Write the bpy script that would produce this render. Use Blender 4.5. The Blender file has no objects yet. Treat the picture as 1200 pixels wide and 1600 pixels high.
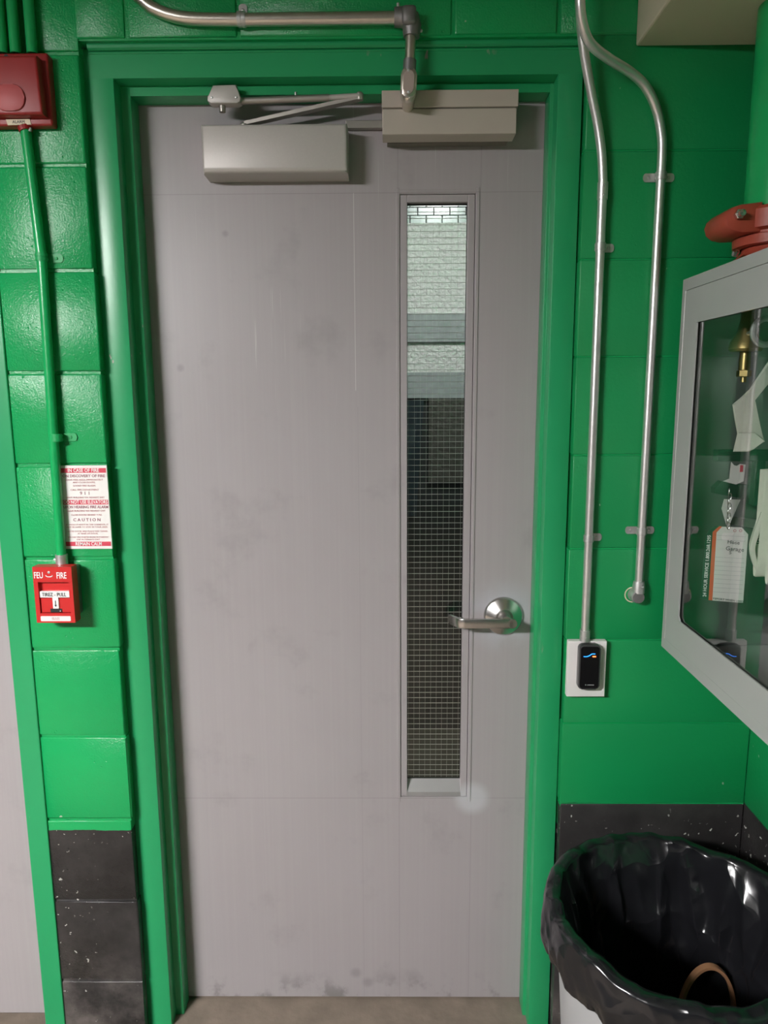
import bpy, bmesh, math, random
from mathutils import Vector, Matrix, noise
R = random.Random(7)
S = bpy.context.scene
COL = S.collection

# ---------------------------------------------------------------- camera
FPX = 1122.0                                    # focal length in pixels of a 1200x1600 frame
CAM = Vector((0.0, -1.5, 1.53))
dv = Vector((37, 6768, FPX)).normalized()       # world "down" seen from the camera (right, down, forward)
yv = Vector((10, -186, FPX)); yv = (yv - dv * yv.dot(dv)).normalized()
xv = dv.cross(yv)
cd = bpy.data.cameras.new('camera'); co = bpy.data.objects.new('camera', cd); COL.objects.link(co)
cd.sensor_fit = 'VERTICAL'; cd.sensor_height = 36.0; cd.lens = FPX / 1600 * 36.0
cd.clip_start = 0.02
right = Vector((xv.x, yv.x, -dv.x)); down = Vector((xv.y, yv.y, -dv.y)); fwd = Vector((xv.z, yv.z, -dv.z))
m = Matrix((right, -down, -fwd)).transposed().to_4x4(); m.translation = CAM
co.matrix_world = m
S.camera = co

# ---------------------------------------------------------------- world, exposure
w = bpy.data.worlds.new('world'); S.world = w; w.use_nodes = True
w.node_tree.nodes['Background'].inputs[0].default_value = (0.90, 0.95, 1.0, 1)
w.node_tree.nodes['Background'].inputs[1].default_value = 0.03
S.view_settings.view_transform = 'Standard'; S.view_settings.look = 'None'
S.view_settings.gamma = 1.0; S.view_settings.use_curve_mapping = False
S.view_settings.exposure = 0.0
LAMP = 310.0          # strip lamp diffuser radiance
VLAMP = 230.0         # lamp in the room behind the door

# ---------------------------------------------------------------- helpers
def P(u, v, y=None, x=None, z=None):
    """photo pixel -> point on the plane y=, x= or z="""
    c = Vector((u - 600, v - 800, FPX))
    r = Vector((xv.dot(c), yv.dot(c), -dv.dot(c)))
    if y is not None: t = (y - CAM.y) / r.y
    elif x is not None: t = (x - CAM.x) / r.x
    else: t = (z - CAM.z) / r.z
    return CAM + r * t

def box(bm, x0, x1, y0, y1, z0, z1, bev=0.0, seg=2):
    v = [bm.verts.new((x, y, z)) for x in (min(x0,x1), max(x0,x1)) for y in (min(y0,y1), max(y0,y1)) for z in (min(z0,z1), max(z0,z1))]
    fs = [bm.faces.new([v[i] for i in f]) for f in ((0,1,3,2),(4,6,7,5),(0,4,5,1),(2,3,7,6),(0,2,6,4),(1,5,7,3))]
    if bev:
        es = list({e for f in fs for e in f.edges})
        bmesh.ops.bevel(bm, geom=es, offset=bev, segments=seg, profile=0.5, affect='EDGES')

def prism(bm, pts, off, bev=0.0, seg=2):
    """polygon pts (3D) extruded by vector off"""
    off = Vector(off)
    a = [bm.verts.new(Vector(p)) for p in pts]; b = [bm.verts.new(Vector(p) + off) for p in pts]
    n = len(pts)
    fs = [bm.faces.new(a), bm.faces.new(list(reversed(b)))]
    for i in range(n): fs.append(bm.faces.new([a[i], b[i], b[(i+1) % n], a[(i+1) % n]]))
    if bev:
        es = list({e for f in fs[:2] for e in f.edges})
        bmesh.ops.bevel(bm, geom=es, offset=bev, segments=seg, profile=0.5, affect='EDGES')

def frame_at(t):
    t = t.normalized()
    a = Vector((0, 0, 1)) if abs(t.z) < 0.9 else Vector((1, 0, 0))
    n = t.cross(a).normalized()
    return n, t.cross(n).normalized()

def tube(bm, path, r, seg=16, cap=True, squash=None):
    """tube through points; r number or list; squash=(a,b) scales the section"""
    path = [Vector(p) for p in path]; n = len(path)
    rr = r if isinstance(r, (list, tuple)) else [r] * n
    rings = []; N = None
    for i, p in enumerate(path):
        t = (path[min(i+1, n-1)] - path[max(i-1, 0)]).normalized()
        if N is None: N, B = frame_at(t)
        else:
            N = (N - t * N.dot(t)).normalized(); B = t.cross(N).normalized()
        s = squash or (1, 1)
        rings.append([bm.verts.new(p + (N * math.cos(2*math.pi*k/seg) * s[0] + B * math.sin(2*math.pi*k/seg) * s[1]) * rr[i]) for k in range(seg)])
    for i in range(n - 1):
        for k in range(seg):
            bm.faces.new([rings[i][k], rings[i][(k+1) % seg], rings[i+1][(k+1) % seg], rings[i+1][k]])
    if cap:
        bm.faces.new(list(reversed(rings[0]))); bm.faces.new(rings[-1])

def smooth_path(pts, sub=8):
    """Catmull-Rom"""
    pts = [Vector(p) for p in pts]; out = []
    for i in range(len(pts) - 1):
        p0 = pts[max(i-1, 0)]; p1 = pts[i]; p2 = pts[i+1]; p3 = pts[min(i+2, len(pts)-1)]
        for k in range(sub):
            t = k / sub
            out.append(0.5 * ((2*p1) + (p2-p0)*t + (2*p0-5*p1+4*p2-p3)*t*t + (3*p1-p0-3*p2+p3)*t**3))
    out.append(pts[-1]); return out

def lathe(bm, prof, o, ax=(0,0,1), seg=32, cap=False):
    """profile [(radius, height)] about axis ax at o"""
    o = Vector(o); ax = Vector(ax).normalized(); N, B = frame_at(ax)
    rings = []
    for r_, h in prof:
        rings.append([bm.verts.new(o + ax*h + (N*math.cos(2*math.pi*k/seg) + B*math.sin(2*math.pi*k/seg)) * max(r_, 1e-5)) for k in range(seg)])
    for i in range(len(prof) - 1):
        for k in range(seg):
            bm.faces.new([rings[i][k], rings[i][(k+1) % seg], rings[i+1][(k+1) % seg], rings[i+1][k]])
    if cap:
        bm.faces.new(list(reversed(rings[0]))); bm.faces.new(rings[-1])

def round_rect(cx, cz, w_, h, r_, y, n=6):
    pts = []
    for sx, sz, a0 in ((1, 1, 0), (-1, 1, 90), (-1, -1, 180), (1, -1, 270)):
        for k in range(n + 1):
            a = math.radians(a0 + 90 * k / n)
            pts.append((cx + sx*(w_/2 - r_) + r_*math.cos(a), y, cz + sz*(h/2 - r_) + r_*math.sin(a)))
    return pts

ORG = {}
def obj(name, bm, mat, parent=None, org=(0,0,0), smooth=False, angle=35):
    """ONE mesh object; verts are given in world space, stored relative to the thing's origin"""
    o_ = ORG[parent.name] if parent else Vector(org)
    if isinstance(bm, bpy.types.Mesh): me = bm
    else:
        bmesh.ops.recalc_face_normals(bm, faces=bm.faces[:])
        me = bpy.data.meshes.new(name); bm.to_mesh(me); bm.free()
    me.transform(Matrix.Translation(-o_))
    if smooth:
        me.shade_smooth()
        try: me.set_sharp_from_angle(angle=math.radians(angle))
        except Exception: pass
    me.materials.append(mat)
    o = bpy.data.objects.new(name, me); COL.objects.link(o)
    if parent: o.parent = parent
    else: o.location = o_
    ORG[o.name] = o_
    return o

def thing(name, label, cat, org, group=None, kind=None):
    o = bpy.data.objects.new(name, None); COL.objects.link(o)
    o.empty_display_size = 0.05
    o.location = org; ORG[o.name] = Vector(org)
    return tag(o, label, cat, group, kind)

def tag(o, label, cat=None, group=None, kind=None):
    o['label'] = label
    if cat: o['category'] = cat
    if group: o['group'] = group
    if kind: o['kind'] = kind
    return o

def B(): return bmesh.new()
def bbox(*a, **k):
    bm = B(); box(bm, *a, **k); return bm

def text(parent, s, pos, size, mat, xd=(1,0,0), zd=(0,0,1), align='CENTER', name='lettering', sx=1.0, bold=0.0, depth=0.0002):
    c = bpy.data.curves.new('txt', 'FONT'); c.body = s; c.size = size; c.align_x = align; c.align_y = 'CENTER'
    c.extrude = depth; c.offset = bold; c.resolution_u = 2; c.fill_mode = 'BOTH'
    t = bpy.data.objects.new('txt', c); COL.objects.link(t)
    bpy.context.view_layer.update()
    me = bpy.data.meshes.new_from_object(t)
    bpy.data.objects.remove(t); bpy.data.curves.remove(c)
    xd = Vector(xd).normalized(); zd = Vector(zd).normalized(); nd = xd.cross(zd)
    M = Matrix((xd, zd, nd)).transposed().to_4x4(); M.translation = Vector(pos)
    me.transform(M @ Matrix.Diagonal((sx, 1, 1, 1)))
    me.name = name
    return obj(name, me, mat, parent)

# ---------------------------------------------------------------- materials
class NT:
    def __init__(s, name):
        s.m = bpy.data.materials.new(name); s.m.use_nodes = True; s.t = s.m.node_tree
        s.b = s.t.nodes['Principled BSDF']; s._pos = None
    def n(s, ty, **k):
        x = s.t.nodes.new(ty)
        for a, v in k.items(): setattr(x, a, v)
        return x
    def l(s, a, b): s.t.links.new(a, b)
    def pos(s):
        if s._pos is None: s._pos = s.n('ShaderNodeNewGeometry').outputs['Position']
        return s._pos
    def sep(s):
        x = s.n('ShaderNodeSeparateXYZ'); s.l(s.pos(), x.inputs[0]); return x.outputs
    def noise(s, scale, detail=3, rough=.5, stretch=None, w=0.0):
        x = s.n('ShaderNodeTexNoise'); x.inputs['Scale'].default_value = scale; x.inputs['Detail'].default_value = detail; x.inputs['Roughness'].default_value = rough
        src = s.pos()
        if stretch:
            mp = s.n('ShaderNodeMapping'); mp.inputs['Scale'].default_value = stretch; mp.inputs['Location'].default_value = (w, w, w); s.l(src, mp.inputs[0]); src = mp.outputs[0]
        s.l(src, x.inputs['Vector']); return x.outputs['Fac']
    def math(s, op, a, b=0.0, c=None, clamp=False):
        x = s.n('ShaderNodeMath', operation=op, use_clamp=clamp)
        for i, v in enumerate((a, b) if c is None else (a, b, c)):
            if isinstance(v, (int, float)): x.inputs[i].default_value = v
            else: s.l(v, x.inputs[i])
        return x.outputs[0]
    def ramp(s, f, lo, hi, smooth=True):
        x = s.n('ShaderNodeMapRange'); x.interpolation_type = 'SMOOTHSTEP' if smooth else 'LINEAR'
        s.l(f, x.inputs[0]); x.inputs[1].default_value = lo; x.inputs[2].default_value = hi; return x.outputs[0]
    def mix(s, f, a, b):
        x = s.n('ShaderNodeMix', data_type='RGBA')
        if isinstance(f, (int, float)): x.inputs[0].default_value = f
        else: s.l(f, x.inputs[0])
        for i, v in ((6, a), (7, b)):
            if isinstance(v, tuple): x.inputs[i].default_value = (*v, 1)
            else: s.l(v, x.inputs[i])
        return x.outputs[2]
    def col(s, c):
        if isinstance(c, tuple): s.b.inputs['Base Color'].default_value = (*c, 1)
        else: s.l(c, s.b.inputs['Base Color'])
    def set(s, **k):
        for a, v in k.items():
            a = a.replace('_', ' ')
            if isinstance(v, (int, float)): s.b.inputs[a].default_value = v
            else: s.l(v, s.b.inputs[a])
    def bump(s, h, strength, dist):
        x = s.n('ShaderNodeBump'); x.inputs['Strength'].default_value = strength; x.inputs['Distance'].default_value = dist
        s.l(h, x.inputs['Height']); s.l(x.outputs[0], s.b.inputs['Normal'])

def simple(name, c, rough=.5, metal=0.0, var=.08, scale=20, bump=0.0, bscale=120, bdist=.001, spec=.5, stretch=None):
    t = NT(name)
    if var:
        n = t.noise(scale, 4, stretch=stretch)
        t.col(t.mix(n, tuple(x*(1-var) for x in c), tuple(min(1, x*(1+var)) for x in c)))
    else: t.col(c)
    t.set(Roughness=rough, Metallic=metal); t.b.inputs['Specular IOR Level'].default_value = spec
    if bump: t.bump(t.noise(bscale, 4, stretch=stretch), bump, bdist)
    return t.m

GREEN = (.008, .34, .098)
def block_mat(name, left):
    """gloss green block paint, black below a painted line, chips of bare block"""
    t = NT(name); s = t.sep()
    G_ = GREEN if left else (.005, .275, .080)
    n1 = t.noise(6, 3); g = t.mix(n1, tuple(x*.92 for x in G_), tuple(x*1.06 for x in G_))
    n2 = t.noise(9, 5, .6)
    blk = t.mix(t.ramp(n2, .35, .8), (.020, .0185, .019), (.042, .039, .039))
    # grey scuffs and rubbed dust on the black
    n3 = t.noise(3.2, 6, .65); low = t.ramp(s[2], .30, .05)
    blk = t.mix(t.math('MULTIPLY', t.ramp(n3, .45, .75), t.math('ADD', t.math('MULTIPLY', low, .75), .12)), blk, (.19, .165, .155))
    chip = t.math('MULTIPLY', t.ramp(t.noise(85, 2), .665, .70), t.ramp(t.noise(7, 2), .46, .60))
    blk = t.mix(chip, blk, (.5, .5, .46))
    line = .544 if left else .612
    f = t.ramp(t.math('SUBTRACT', s[2], t.math('MULTIPLY', t.math('SUBTRACT', t.noise(40, 2), .5), .006)), line - .001, line + .001)
    chip2 = t.math('MULTIPLY', t.ramp(t.noise(60, 2), .735, .76), t.ramp(t.noise(5, 2), .52, .6))
    g = t.mix(chip2, g, (.42, .55, .42))
    t.col(t.mix(f, blk, g))
    fine = t.noise(260 if left else 140, 3, .6)
    mid = t.noise(70, 4, .55)
    vor = t.n('ShaderNodeTexVoronoi'); vor.inputs['Scale'].default_value = 75; t.l(t.pos(), vor.inputs['Vector'])
    pits = t.math('MULTIPLY', t.ramp(vor.outputs['Distance'], .20, .0), t.ramp(t.noise(22, 2), .53, .66))
    h = t.math('SUBTRACT', t.math('ADD', t.math('MULTIPLY', fine, .5), t.math('MULTIPLY', mid, .5)), t.math('MULTIPLY', pits, .8))
    t.bump(h, .6 if left else .3, .0028 if left else .002)
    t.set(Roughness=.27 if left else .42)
    return t.m
M_BLOCK_L = block_mat('block_paint_left', True)
M_BLOCK_R = block_mat('block_paint_right', False)

def frame_mat():
    t = NT('frame_paint'); n1 = t.noise(8, 3)
    g = t.mix(n1, (.016, .30, .11), (.020, .34, .125))
    chip = t.math('MULTIPLY', t.ramp(t.noise(70, 2, stretch=(1, 1, .35)), .735, .76), t.ramp(t.noise(4, 2), .52, .6))
    t.col(t.mix(chip, g, (.33, .34, .28)))
    t.set(Roughness=.30); t.bump(t.noise(55, 3), .12, .001); return t.m
M_FRAME = frame_mat()
M_GREENPIPE = simple('green_pipe_paint', (.010, .37, .105), .28, var=.1, bump=.15, bscale=60)

def door_mat(name='door_paint', detail=True):
    t = NT(name); s = t.sep()
    c = t.mix(t.noise(2.5, 4), (.335, .302, .312), (.385, .352, .364))
    # fine vertical brushing and rubbed streaks
    c = t.mix(t.math('MULTIPLY', t.ramp(t.noise(1, 3, stretch=(160, 160, 1.5)), .35, .75), .10), c, (.46, .43, .43))
    sm = t.math('MULTIPLY', t.ramp(t.noise(7, 5, .6), .56, .75), .28)
    c = t.mix(sm, c, (.20, .185, .185))
    if detail:
        def near(a, at, wd, soft=.0004):
            return t.ramp(t.math('ABSOLUTE', t.math('SUBTRACT', a, at)), wd + soft, wd)
        def AND(*f):
            r_ = f[0]
            for x in f[1:]: r_ = t.math('MULTIPLY', r_, x)
            return r_
        def above(a, at): return t.math('GREATER_THAN', a, at)
        def below(a, at): return t.math('LESS_THAN', a, at)
        zt = P(400, 303, y=.11).z; zb = P(450, 1247, y=.11).z
        for z_ in (zt, zb): c = t.mix(t.math('MULTIPLY', near(s[2], z_, .0006), .35), c, (.17, .15, .15))
        xa = P(554, 450, y=.11).x
        c = t.mix(t.math('MULTIPLY', AND(near(s[0], xa, .0006), above(s[2], P(554, 610, y=.11).z), below(s[2], zt)), .55), c, (.62, .6, .6))
        c = t.mix(t.math('MULTIPLY', AND(near(s[0], xa + .004, .0005), below(s[2], 1.5)), .22), c, (.2, .18, .18))
        for u_, w_ in ((622, .0007), (748, .0007)):
            c = t.mix(t.math('MULTIPLY', near(s[0], P(u_, 500, y=.11).x, w_), .30), c, (.19, .17, .17))
        # light vertical scratches across the upper half
        sc = AND(t.ramp(t.noise(1, 2, stretch=(420, 1, 3.0), w=3.3), .70, .76), t.ramp(s[2], 1.35, 1.65), t.ramp(t.noise(1, 2, stretch=(9, 1, 2.2), w=1.7), .46, .58))
        c = t.mix(t.math('MULTIPLY', sc, .5), c, (.60, .58, .58))
        # scuffs along the foot of the door
        ft = AND(t.ramp(t.noise(16, 4, .6, stretch=(1, 1, .7)), .50, .66), t.ramp(s[2], .09, .012))
        c = t.mix(t.math('MULTIPLY', ft, .65), c, (.14, .13, .125))
        # sprayed touch-up spots of a paler grey
        def spot(p, r0, r1):
            d = t.n('ShaderNodeVectorMath', operation='DISTANCE'); t.l(t.pos(), d.inputs[0]); d.inputs[1].default_value = p
            return t.ramp(d.outputs['Value'], r1, r0)
        c = t.mix(t.math('MULTIPLY', spot(P(737, 1247, y=.11), .022, .052), .75), c, (.50, .50, .53))
        hc = P(785, 963, y=.11)
        hz = t.math('MULTIPLY', spot(hc, .03, .105), t.ramp(t.noise(14, 3), .30, .58))
        c = t.mix(t.math('MULTIPLY', hz, .62), c, (.46, .47, .52))
        # dark finger smudges
        for (u_, v_, r_) in ((282, 575, .012), (352, 365, .010), (556, 1520, .02), (575, 1535, .02), (460, 1540, .012)):
            c = t.mix(t.math('MULTIPLY', spot(P(u_, v_, y=.11), r_*.2, r_), .35), c, (.15, .14, .14))
    t.col(c); t.set(Roughness=.42); t.bump(t.noise(45, 3), .06, .001)
    return t.m
M_DOOR = door_mat()
M_DOOR2 = door_mat('side_door_paint', False)
M_CONC = simple('concrete_floor', (.20, .158, .125), .8, var=.45, scale=14, bump=.5, bscale=50, bdist=.004)
M_CEIL = simple('ceiling_paint', (.36, .355, .33), .8, var=.06)
M_BEAM = simple('beam_paint', (.62, .56, .43), .6, var=.06, scale=4, bump=.2, bscale=30, bdist=.002)
M_EMT = simple('galvanised_conduit', (.80, .79, .78), .38, .9, var=.08, scale=60, bump=.05)
M_EMTW = simple('warm_conduit', (.68, .63, .56), .34, 1.0, var=.08, scale=60)
M_ZINC = simple('zinc_fitting', (.62, .62, .61), .45, .85, var=.2, scale=90)
M_DKZINC = simple('dull_cast_fitting', (.27, .26, .26), .5, .8, var=.2, scale=80)
M_STEEL = simple('satin_chrome', (.62, .60, .58), .27, 1.0, var=.05, scale=200, stretch=(1, 1, 8))
M_ALU = simple('closer_silver_paint', (.50, .465, .445), .42, .15, var=.05, scale=250)
M_ALUD = simple('closer_arm_steel', (.42, .39, .36), .42, .75, var=.1)
M_BEIGE = simple('lock_beige_paint', (.50, .44, .385), .42, .1, var=.05)
M_BEIGED = simple('lock_recess', (.16, .145, .12), .6, var=.05)
M_BLACK = simple('black_gap', (.012, .012, .012), .6, var=0)
M_WHITE = simple('white_plastic', (.80, .77, .76), .4, var=.02)
M_RED = simple('alarm_red', (.56, .022, .022), .35, var=.05)
M_REDD = simple('horn_red', (.29, .014, .014), .42, var=.05)
M_REDL = simple('horn_lens_red', (.44, .075, .08), .5, var=.04)
M_CREAM = simple('cream_label', (.72, .62, .46), .6, var=.05)
M_PAPER = simple('sign_paper', (.80, .77, .75), .5, var=.03, scale=30)
M_SIGNRED = simple('sign_red_ink', (.62, .05, .09), .5, var=.05)
M_SIGNPINK = simple('sign_faded_ink', (.56, .25, .27), .6, var=.2, scale=100)
M_SIGNMAUVE = simple('sign_dark_ink', (.34, .12, .16), .6, var=.2, scale=100)
M_INK = simple('black_ink', (.03, .03, .035), .6, var=0)
M_WHITEINK = simple('white_ink', (.82, .80, .80), .5, var=0)
M_CAB = simple('cabinet_grey_paint', (.37, .385, .37), .34, var=.03, bump=.05, bscale=300)
M_CABIN = simple('cabinet_inside', (.125, .13, .127), .5, var=.05)
M_BRASS = simple('aged_brass', (.52, .38, .16), .36, 1.0, var=.25, scale=60)
M_HOSE = simple('hose_canvas', (.72, .70, .62), .85, var=.08, scale=120, bump=.4, bscale=700, bdist=.001)
M_RACK = simple('rack_dark_green', (.02, .055, .035), .45, var=.1)
M_ORANGE = simple('tag_orange', (.75, .11, .05), .5, var=.03)
M_TAGGREEN = simple('tag_dark_green', (.015, .05, .035), .5, var=.03)
M_COUP = simple('coupling_red_paint', (.36, .060, .035), .45, var=.15, scale=25, bump=.25, bscale=60, bdist=.002)
M_CAN = simple('grey_bin_plastic', (.40, .40, .41), .45, var=.04)
M_BROWN = simple('brown_paper', (.34, .17, .085), .6, var=.1)
M_TILE = simple('glazed_tile', (.44, .45, .47), .22, var=.06, scale=8)
M_PLASTER = simple('rough_plaster', (.76, .73, .72), .5, var=.2, scale=45, bump=1.0, bscale=60, bdist=.012)
M_GREYBAND = simple('grey_band', (.34, .35, .36), .6, var=.35, scale=40, bump=.4, bscale=60)
M_DARKWALL = simple('dark_wall', (.012, .014, .013), .7, var=.3, scale=10)
M_STONE = simple('brown_rough_stone', (.055, .052, .041), .7, var=.5, scale=35, bump=1.0, bscale=40, bdist=.01)
M_CLOTH = simple('dark_blue_sheet', (.022, .033, .040), .5, var=.3, scale=12, bump=.6, bscale=14, bdist=.01)
M_VFLOOR = simple('olive_floor', (.075, .07, .05), .6, var=.35, scale=14)
M_WIRE = simple('glass_wire', (.62, .62, .58), .35, .85, var=0)
M_REFLECT = simple('satin_sill', (.34, .33, .33), .4, .3, var=.1)

def bag_mat():
    t = NT('black_bin_liner'); t.col((.010, .010, .012)); t.set(Roughness=.22)
    t.b.inputs['Specular IOR Level'].default_value = .6
    # crumpled film: flat facets meeting in sharp creases
    nd_ = t.n('ShaderNodeTexNoise'); nd_.inputs['Scale'].default_value = 7; t.l(t.pos(), nd_.inputs['Vector'])
    ad = t.n('ShaderNodeVectorMath', operation='MULTIPLY_ADD'); t.l(nd_.outputs['Color'], ad.inputs[0]); ad.inputs[1].default_value = (.12, .12, .12); t.l(t.pos(), ad.inputs[2])
    hs_ = []
    for sc in (11, 24):
        v_ = t.n('ShaderNodeTexVoronoi'); v_.feature = 'F1'; v_.inputs['Scale'].default_value = sc; t.l(ad.outputs[0], v_.inputs['Vector']); hs_.append(v_.outputs['Distance'])
    h = t.math('ADD', t.math('MULTIPLY', hs_[0], 1.0), t.math('MULTIPLY', hs_[1], .28))
    t.bump(h, .55, .022); return t.m
M_BAG = bag_mat()
def glass_mat(name, tint, f0):
    """clear sheet: transparent body, mirror reflection rising towards grazing (both faces together)"""
    t = NT(name); t.t.nodes.remove(t.b)
    out = [x for x in t.t.nodes if x.type == 'OUTPUT_MATERIAL'][0]
    tr = t.n('ShaderNodeBsdfTransparent'); tr.inputs[0].default_value = (*tint, 1)
    gl = t.n('ShaderNodeBsdfGlossy'); gl.inputs['Roughness'].default_value = .012; gl.inputs[0].default_value = (.96, 1, .98, 1)
    lw = t.n('ShaderNodeLayerWeight'); lw.inputs['Blend'].default_value = .5
    p5 = t.math('POWER', lw.outputs['Facing'], 5.0)
    f = t.math('ADD', t.math('MULTIPLY', p5, 1 - f0), f0)
    mx = t.n('ShaderNodeMixShader')
    t.l(f, mx.inputs[0]); t.l(tr.outputs[0], mx.inputs[1]); t.l(gl.outputs[0], mx.inputs[2]); t.l(mx.outputs[0], out.inputs[0])
    return t.m
M_GLASS = glass_mat('wired_glass', (.90, .93, .92), .08)
M_CABGLASS = glass_mat('cabinet_glazing', (.86, .90, .88), .135)
def emit(name, c, s_):
    t = NT(name); t.b.inputs['Base Color'].default_value = (*c, 1)
    t.b.inputs['Emission Color'].default_value = (*c, 1); t.b.inputs['Emission Strength'].default_value = s_; return t.m
M_LAMP = emit('lamp_diffuser', (1.0, .985, .98), LAMP)
M_VLAMP = emit('lamp_diffuser_cool', (1.0, .99, 1.0), VLAMP)
M_BLUE = emit('reader_blue', (.02, .22, 1.0), 3.0)
M_LED = emit('reader_red', (1.0, .16, .04), 4.0)
M_GLOSSBLK = simple('gloss_black', (.006, .006, .007), .12, var=0)

# ================================================================ SETTING
XL, XR = -.597, .381            # masonry edges beside the door frame
XLF = -.789                     # left frame / masonry boundary
XC = .795                       # right wall
YF, YS, YD = .025, .062, .11    # frame face, stop face, door face
CEIL = 2.34                     # ceiling this side
LCEIL = 2.62                    # ceiling of the lobby behind the door

floor = tag(obj('floor', bbox(-5.2, 1.6, -8, 2.2, -.1, 0), M_CONC), 'worn brown-grey concrete floor in front of the door', 'floor', kind='structure')
tag(obj('ceiling', bbox(-5.2, 1.6, -8, .1, CEIL, CEIL + .1), M_CEIL), 'plain pale ceiling above the doors', 'ceiling', kind='structure')
tag(obj('ceiling_lobby', bbox(-.9, 1.3, .1, 1.75, LCEIL, LCEIL + .1), M_CEIL), 'ceiling of the stair lobby behind the door', 'ceiling', kind='structure')

# back wall: backing (the mortar plane) with real blocks in front
bm = B()
box(bm, XR - .012, XR + .001, .1095, .2, 0, 2.2)
box(bm, -.83, XL - .001, .004, .2, 0, LCEIL)
box(bm, XR + .001, XC, .002, .2, 0, LCEIL)
box(bm, XL - .001, XR + .001, .004, .2, 2.2, LCEIL)
box(bm, -2.0, -.83, .004, .2, 2.2, LCEIL)
box(bm, -5.2, -1.80, .004, .2, 0, LCEIL)
wall_back = tag(obj('wall_back', bm, M_BLOCK_L), 'green painted concrete block wall with a black painted foot', 'wall', kind='structure')

def block(parent, x0, x1, z0, z1, mat, y0=0.0, y1=.03, bev=.003, jit=.0012, axis='x'):
    bm = B()
    box(bm, x0, x1, y0, y1, z0, z1, bev=bev, seg=2)
    for v in bm.verts:
        v.co += Vector((R.uniform(-jit, jit), R.uniform(-jit*.4, jit*.4), R.uniform(-jit, jit)))
    if axis == 'y':
        for v in bm.verts: v.co = Vector((XC - v.co.y * -1, v.co.x, v.co.z)) if False else Vector((XC + v.co.y, v.co.x, v.co.z))
    return obj('block', bm, mat, parent, smooth=True, angle=50)
g = .0032
JL = [2.178, 1.976, 1.777, 1.575, 1.384, 1.183, .979, .775, .570, .364, .152, 0]
for a, b in zip(JL[:-1], JL[1:]):
    block(wall_back, XLF - .002, XL + R.uniform(-.002, .002), b + g, a - g, M_BLOCK_L)
block(wall_back, -.70, XL, 2.178 + g, CEIL, M_BLOCK_L)
block(wall_back, -.90, -.70 - 2*g, 2.178 + g, CEIL, M_BLOCK_L)
tv = [XL - g*2, -.502, -.288, .122, .3225, .73, XC]
for a, b in zip(tv[:-1], tv[1:]):
    block(wall_back, a + g, b - g, 2.204 if b < .5 else 2.204, CEIL, M_BLOCK_L)
JR = [2.204 - .002, 1.994, 1.791, 1.601, 1.400, 1.2006, .997, .804, .610, .405, .2, 0]
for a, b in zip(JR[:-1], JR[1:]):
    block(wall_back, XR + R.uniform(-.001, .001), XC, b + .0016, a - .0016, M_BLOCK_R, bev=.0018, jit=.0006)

# right wall
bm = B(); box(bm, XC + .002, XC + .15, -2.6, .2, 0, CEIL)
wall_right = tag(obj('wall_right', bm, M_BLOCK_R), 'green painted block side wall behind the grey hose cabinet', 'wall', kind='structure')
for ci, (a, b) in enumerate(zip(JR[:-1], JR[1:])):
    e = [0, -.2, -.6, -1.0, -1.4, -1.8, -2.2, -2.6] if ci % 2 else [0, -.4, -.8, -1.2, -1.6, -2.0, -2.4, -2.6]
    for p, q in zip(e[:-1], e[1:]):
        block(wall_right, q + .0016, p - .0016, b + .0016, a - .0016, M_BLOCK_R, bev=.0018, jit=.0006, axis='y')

# bulkhead along the right wall, over the cabinet
xb = P(993, 72, y=0).x; zb_ = P(993, 73, y=0).z
bm = B(); box(bm, xb, XC, -2.6, 0, zb_, CEIL, bev=.004)
tag(obj('ceiling_beam', bm, M_BEAM), 'cream painted boxed beam under the ceiling beside the grey cabinet', 'beam', kind='structure')

# hollow metal door frame
fL, fR, fT = -.5415, .330, 2.142      # face inner edges
sL, sR, sT = -.522, .3225, 2.1235     # stop edges
t1 = thing('trim_1', 'green painted steel door frame around the wide grey door', 'door frame', (0, YF, 0), kind='structure')
def jamb(s_, f_, o_):
    pts = [(o_, YF, 0), (f_, YF, 0), (f_, YS, 0), (s_, YS, 0), (s_, YD - .001, 0), (o_, YD - .001, 0)]
    bm = B(); prism(bm, pts, (0, 0, fT)); 
    es = [e for e in bm.edges if abs(e.verts[0].co.z - e.verts[1].co.z) > 1]
    bmesh.ops.bevel(bm, geom=es, offset=.0018, segments=2, profile=.5, affect='EDGES')
    return obj('jamb', bm, M_FRAME, t1, smooth=True)
jamb(sL, fL, XL - .006); jamb(sR, fR, XR - .0025)
bm = B()
box(bm, XL - .006, XR + .006, YF + .0002, YD - .001, fT, 2.194)
obj('head', bm, M_FRAME, t1)
obj('head_stop', bbox(sL - .001, sR + .001, YS + .0004, YD - .001, sT, fT), M_FRAME, t1)
bm = B(); tube(bm, [(XL + .012, .020, 2.197), (XR - .002, .020, 2.197)], .0075, 10); tube(bm, [(XL + .012, .026, 2.188), (XR, .026, 2.188)], .003, 8)
obj('caulk_bead', bm, M_FRAME, t1, smooth=True)

# left neighbour: frame edge and grey door
t2 = thing('trim_2', 'edge of a green painted steel frame beside the pull station', 'door frame', (-.81, 0, 0), kind='structure')
obj('jamb', bbox(-.836, XLF, -.004, .09, 0, 2.19, bev=.002), M_FRAME, t2)
obj('jamb', bbox(-1.80, -1.75, -.004, .09, 0, 2.19, bev=.002), M_FRAME, t2)
obj('head', bbox(-1.80, XLF, -.004, .09, 2.14, 2.19, bev=.002), M_FRAME, t2)
d2 = tag(obj('door_2', bbox(-1.748, -.838, .035, .08, .028, 2.138, bev=.002), M_DOOR2), 'grey painted steel door beyond the narrow green frame edge', 'door', kind='structure')

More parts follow.
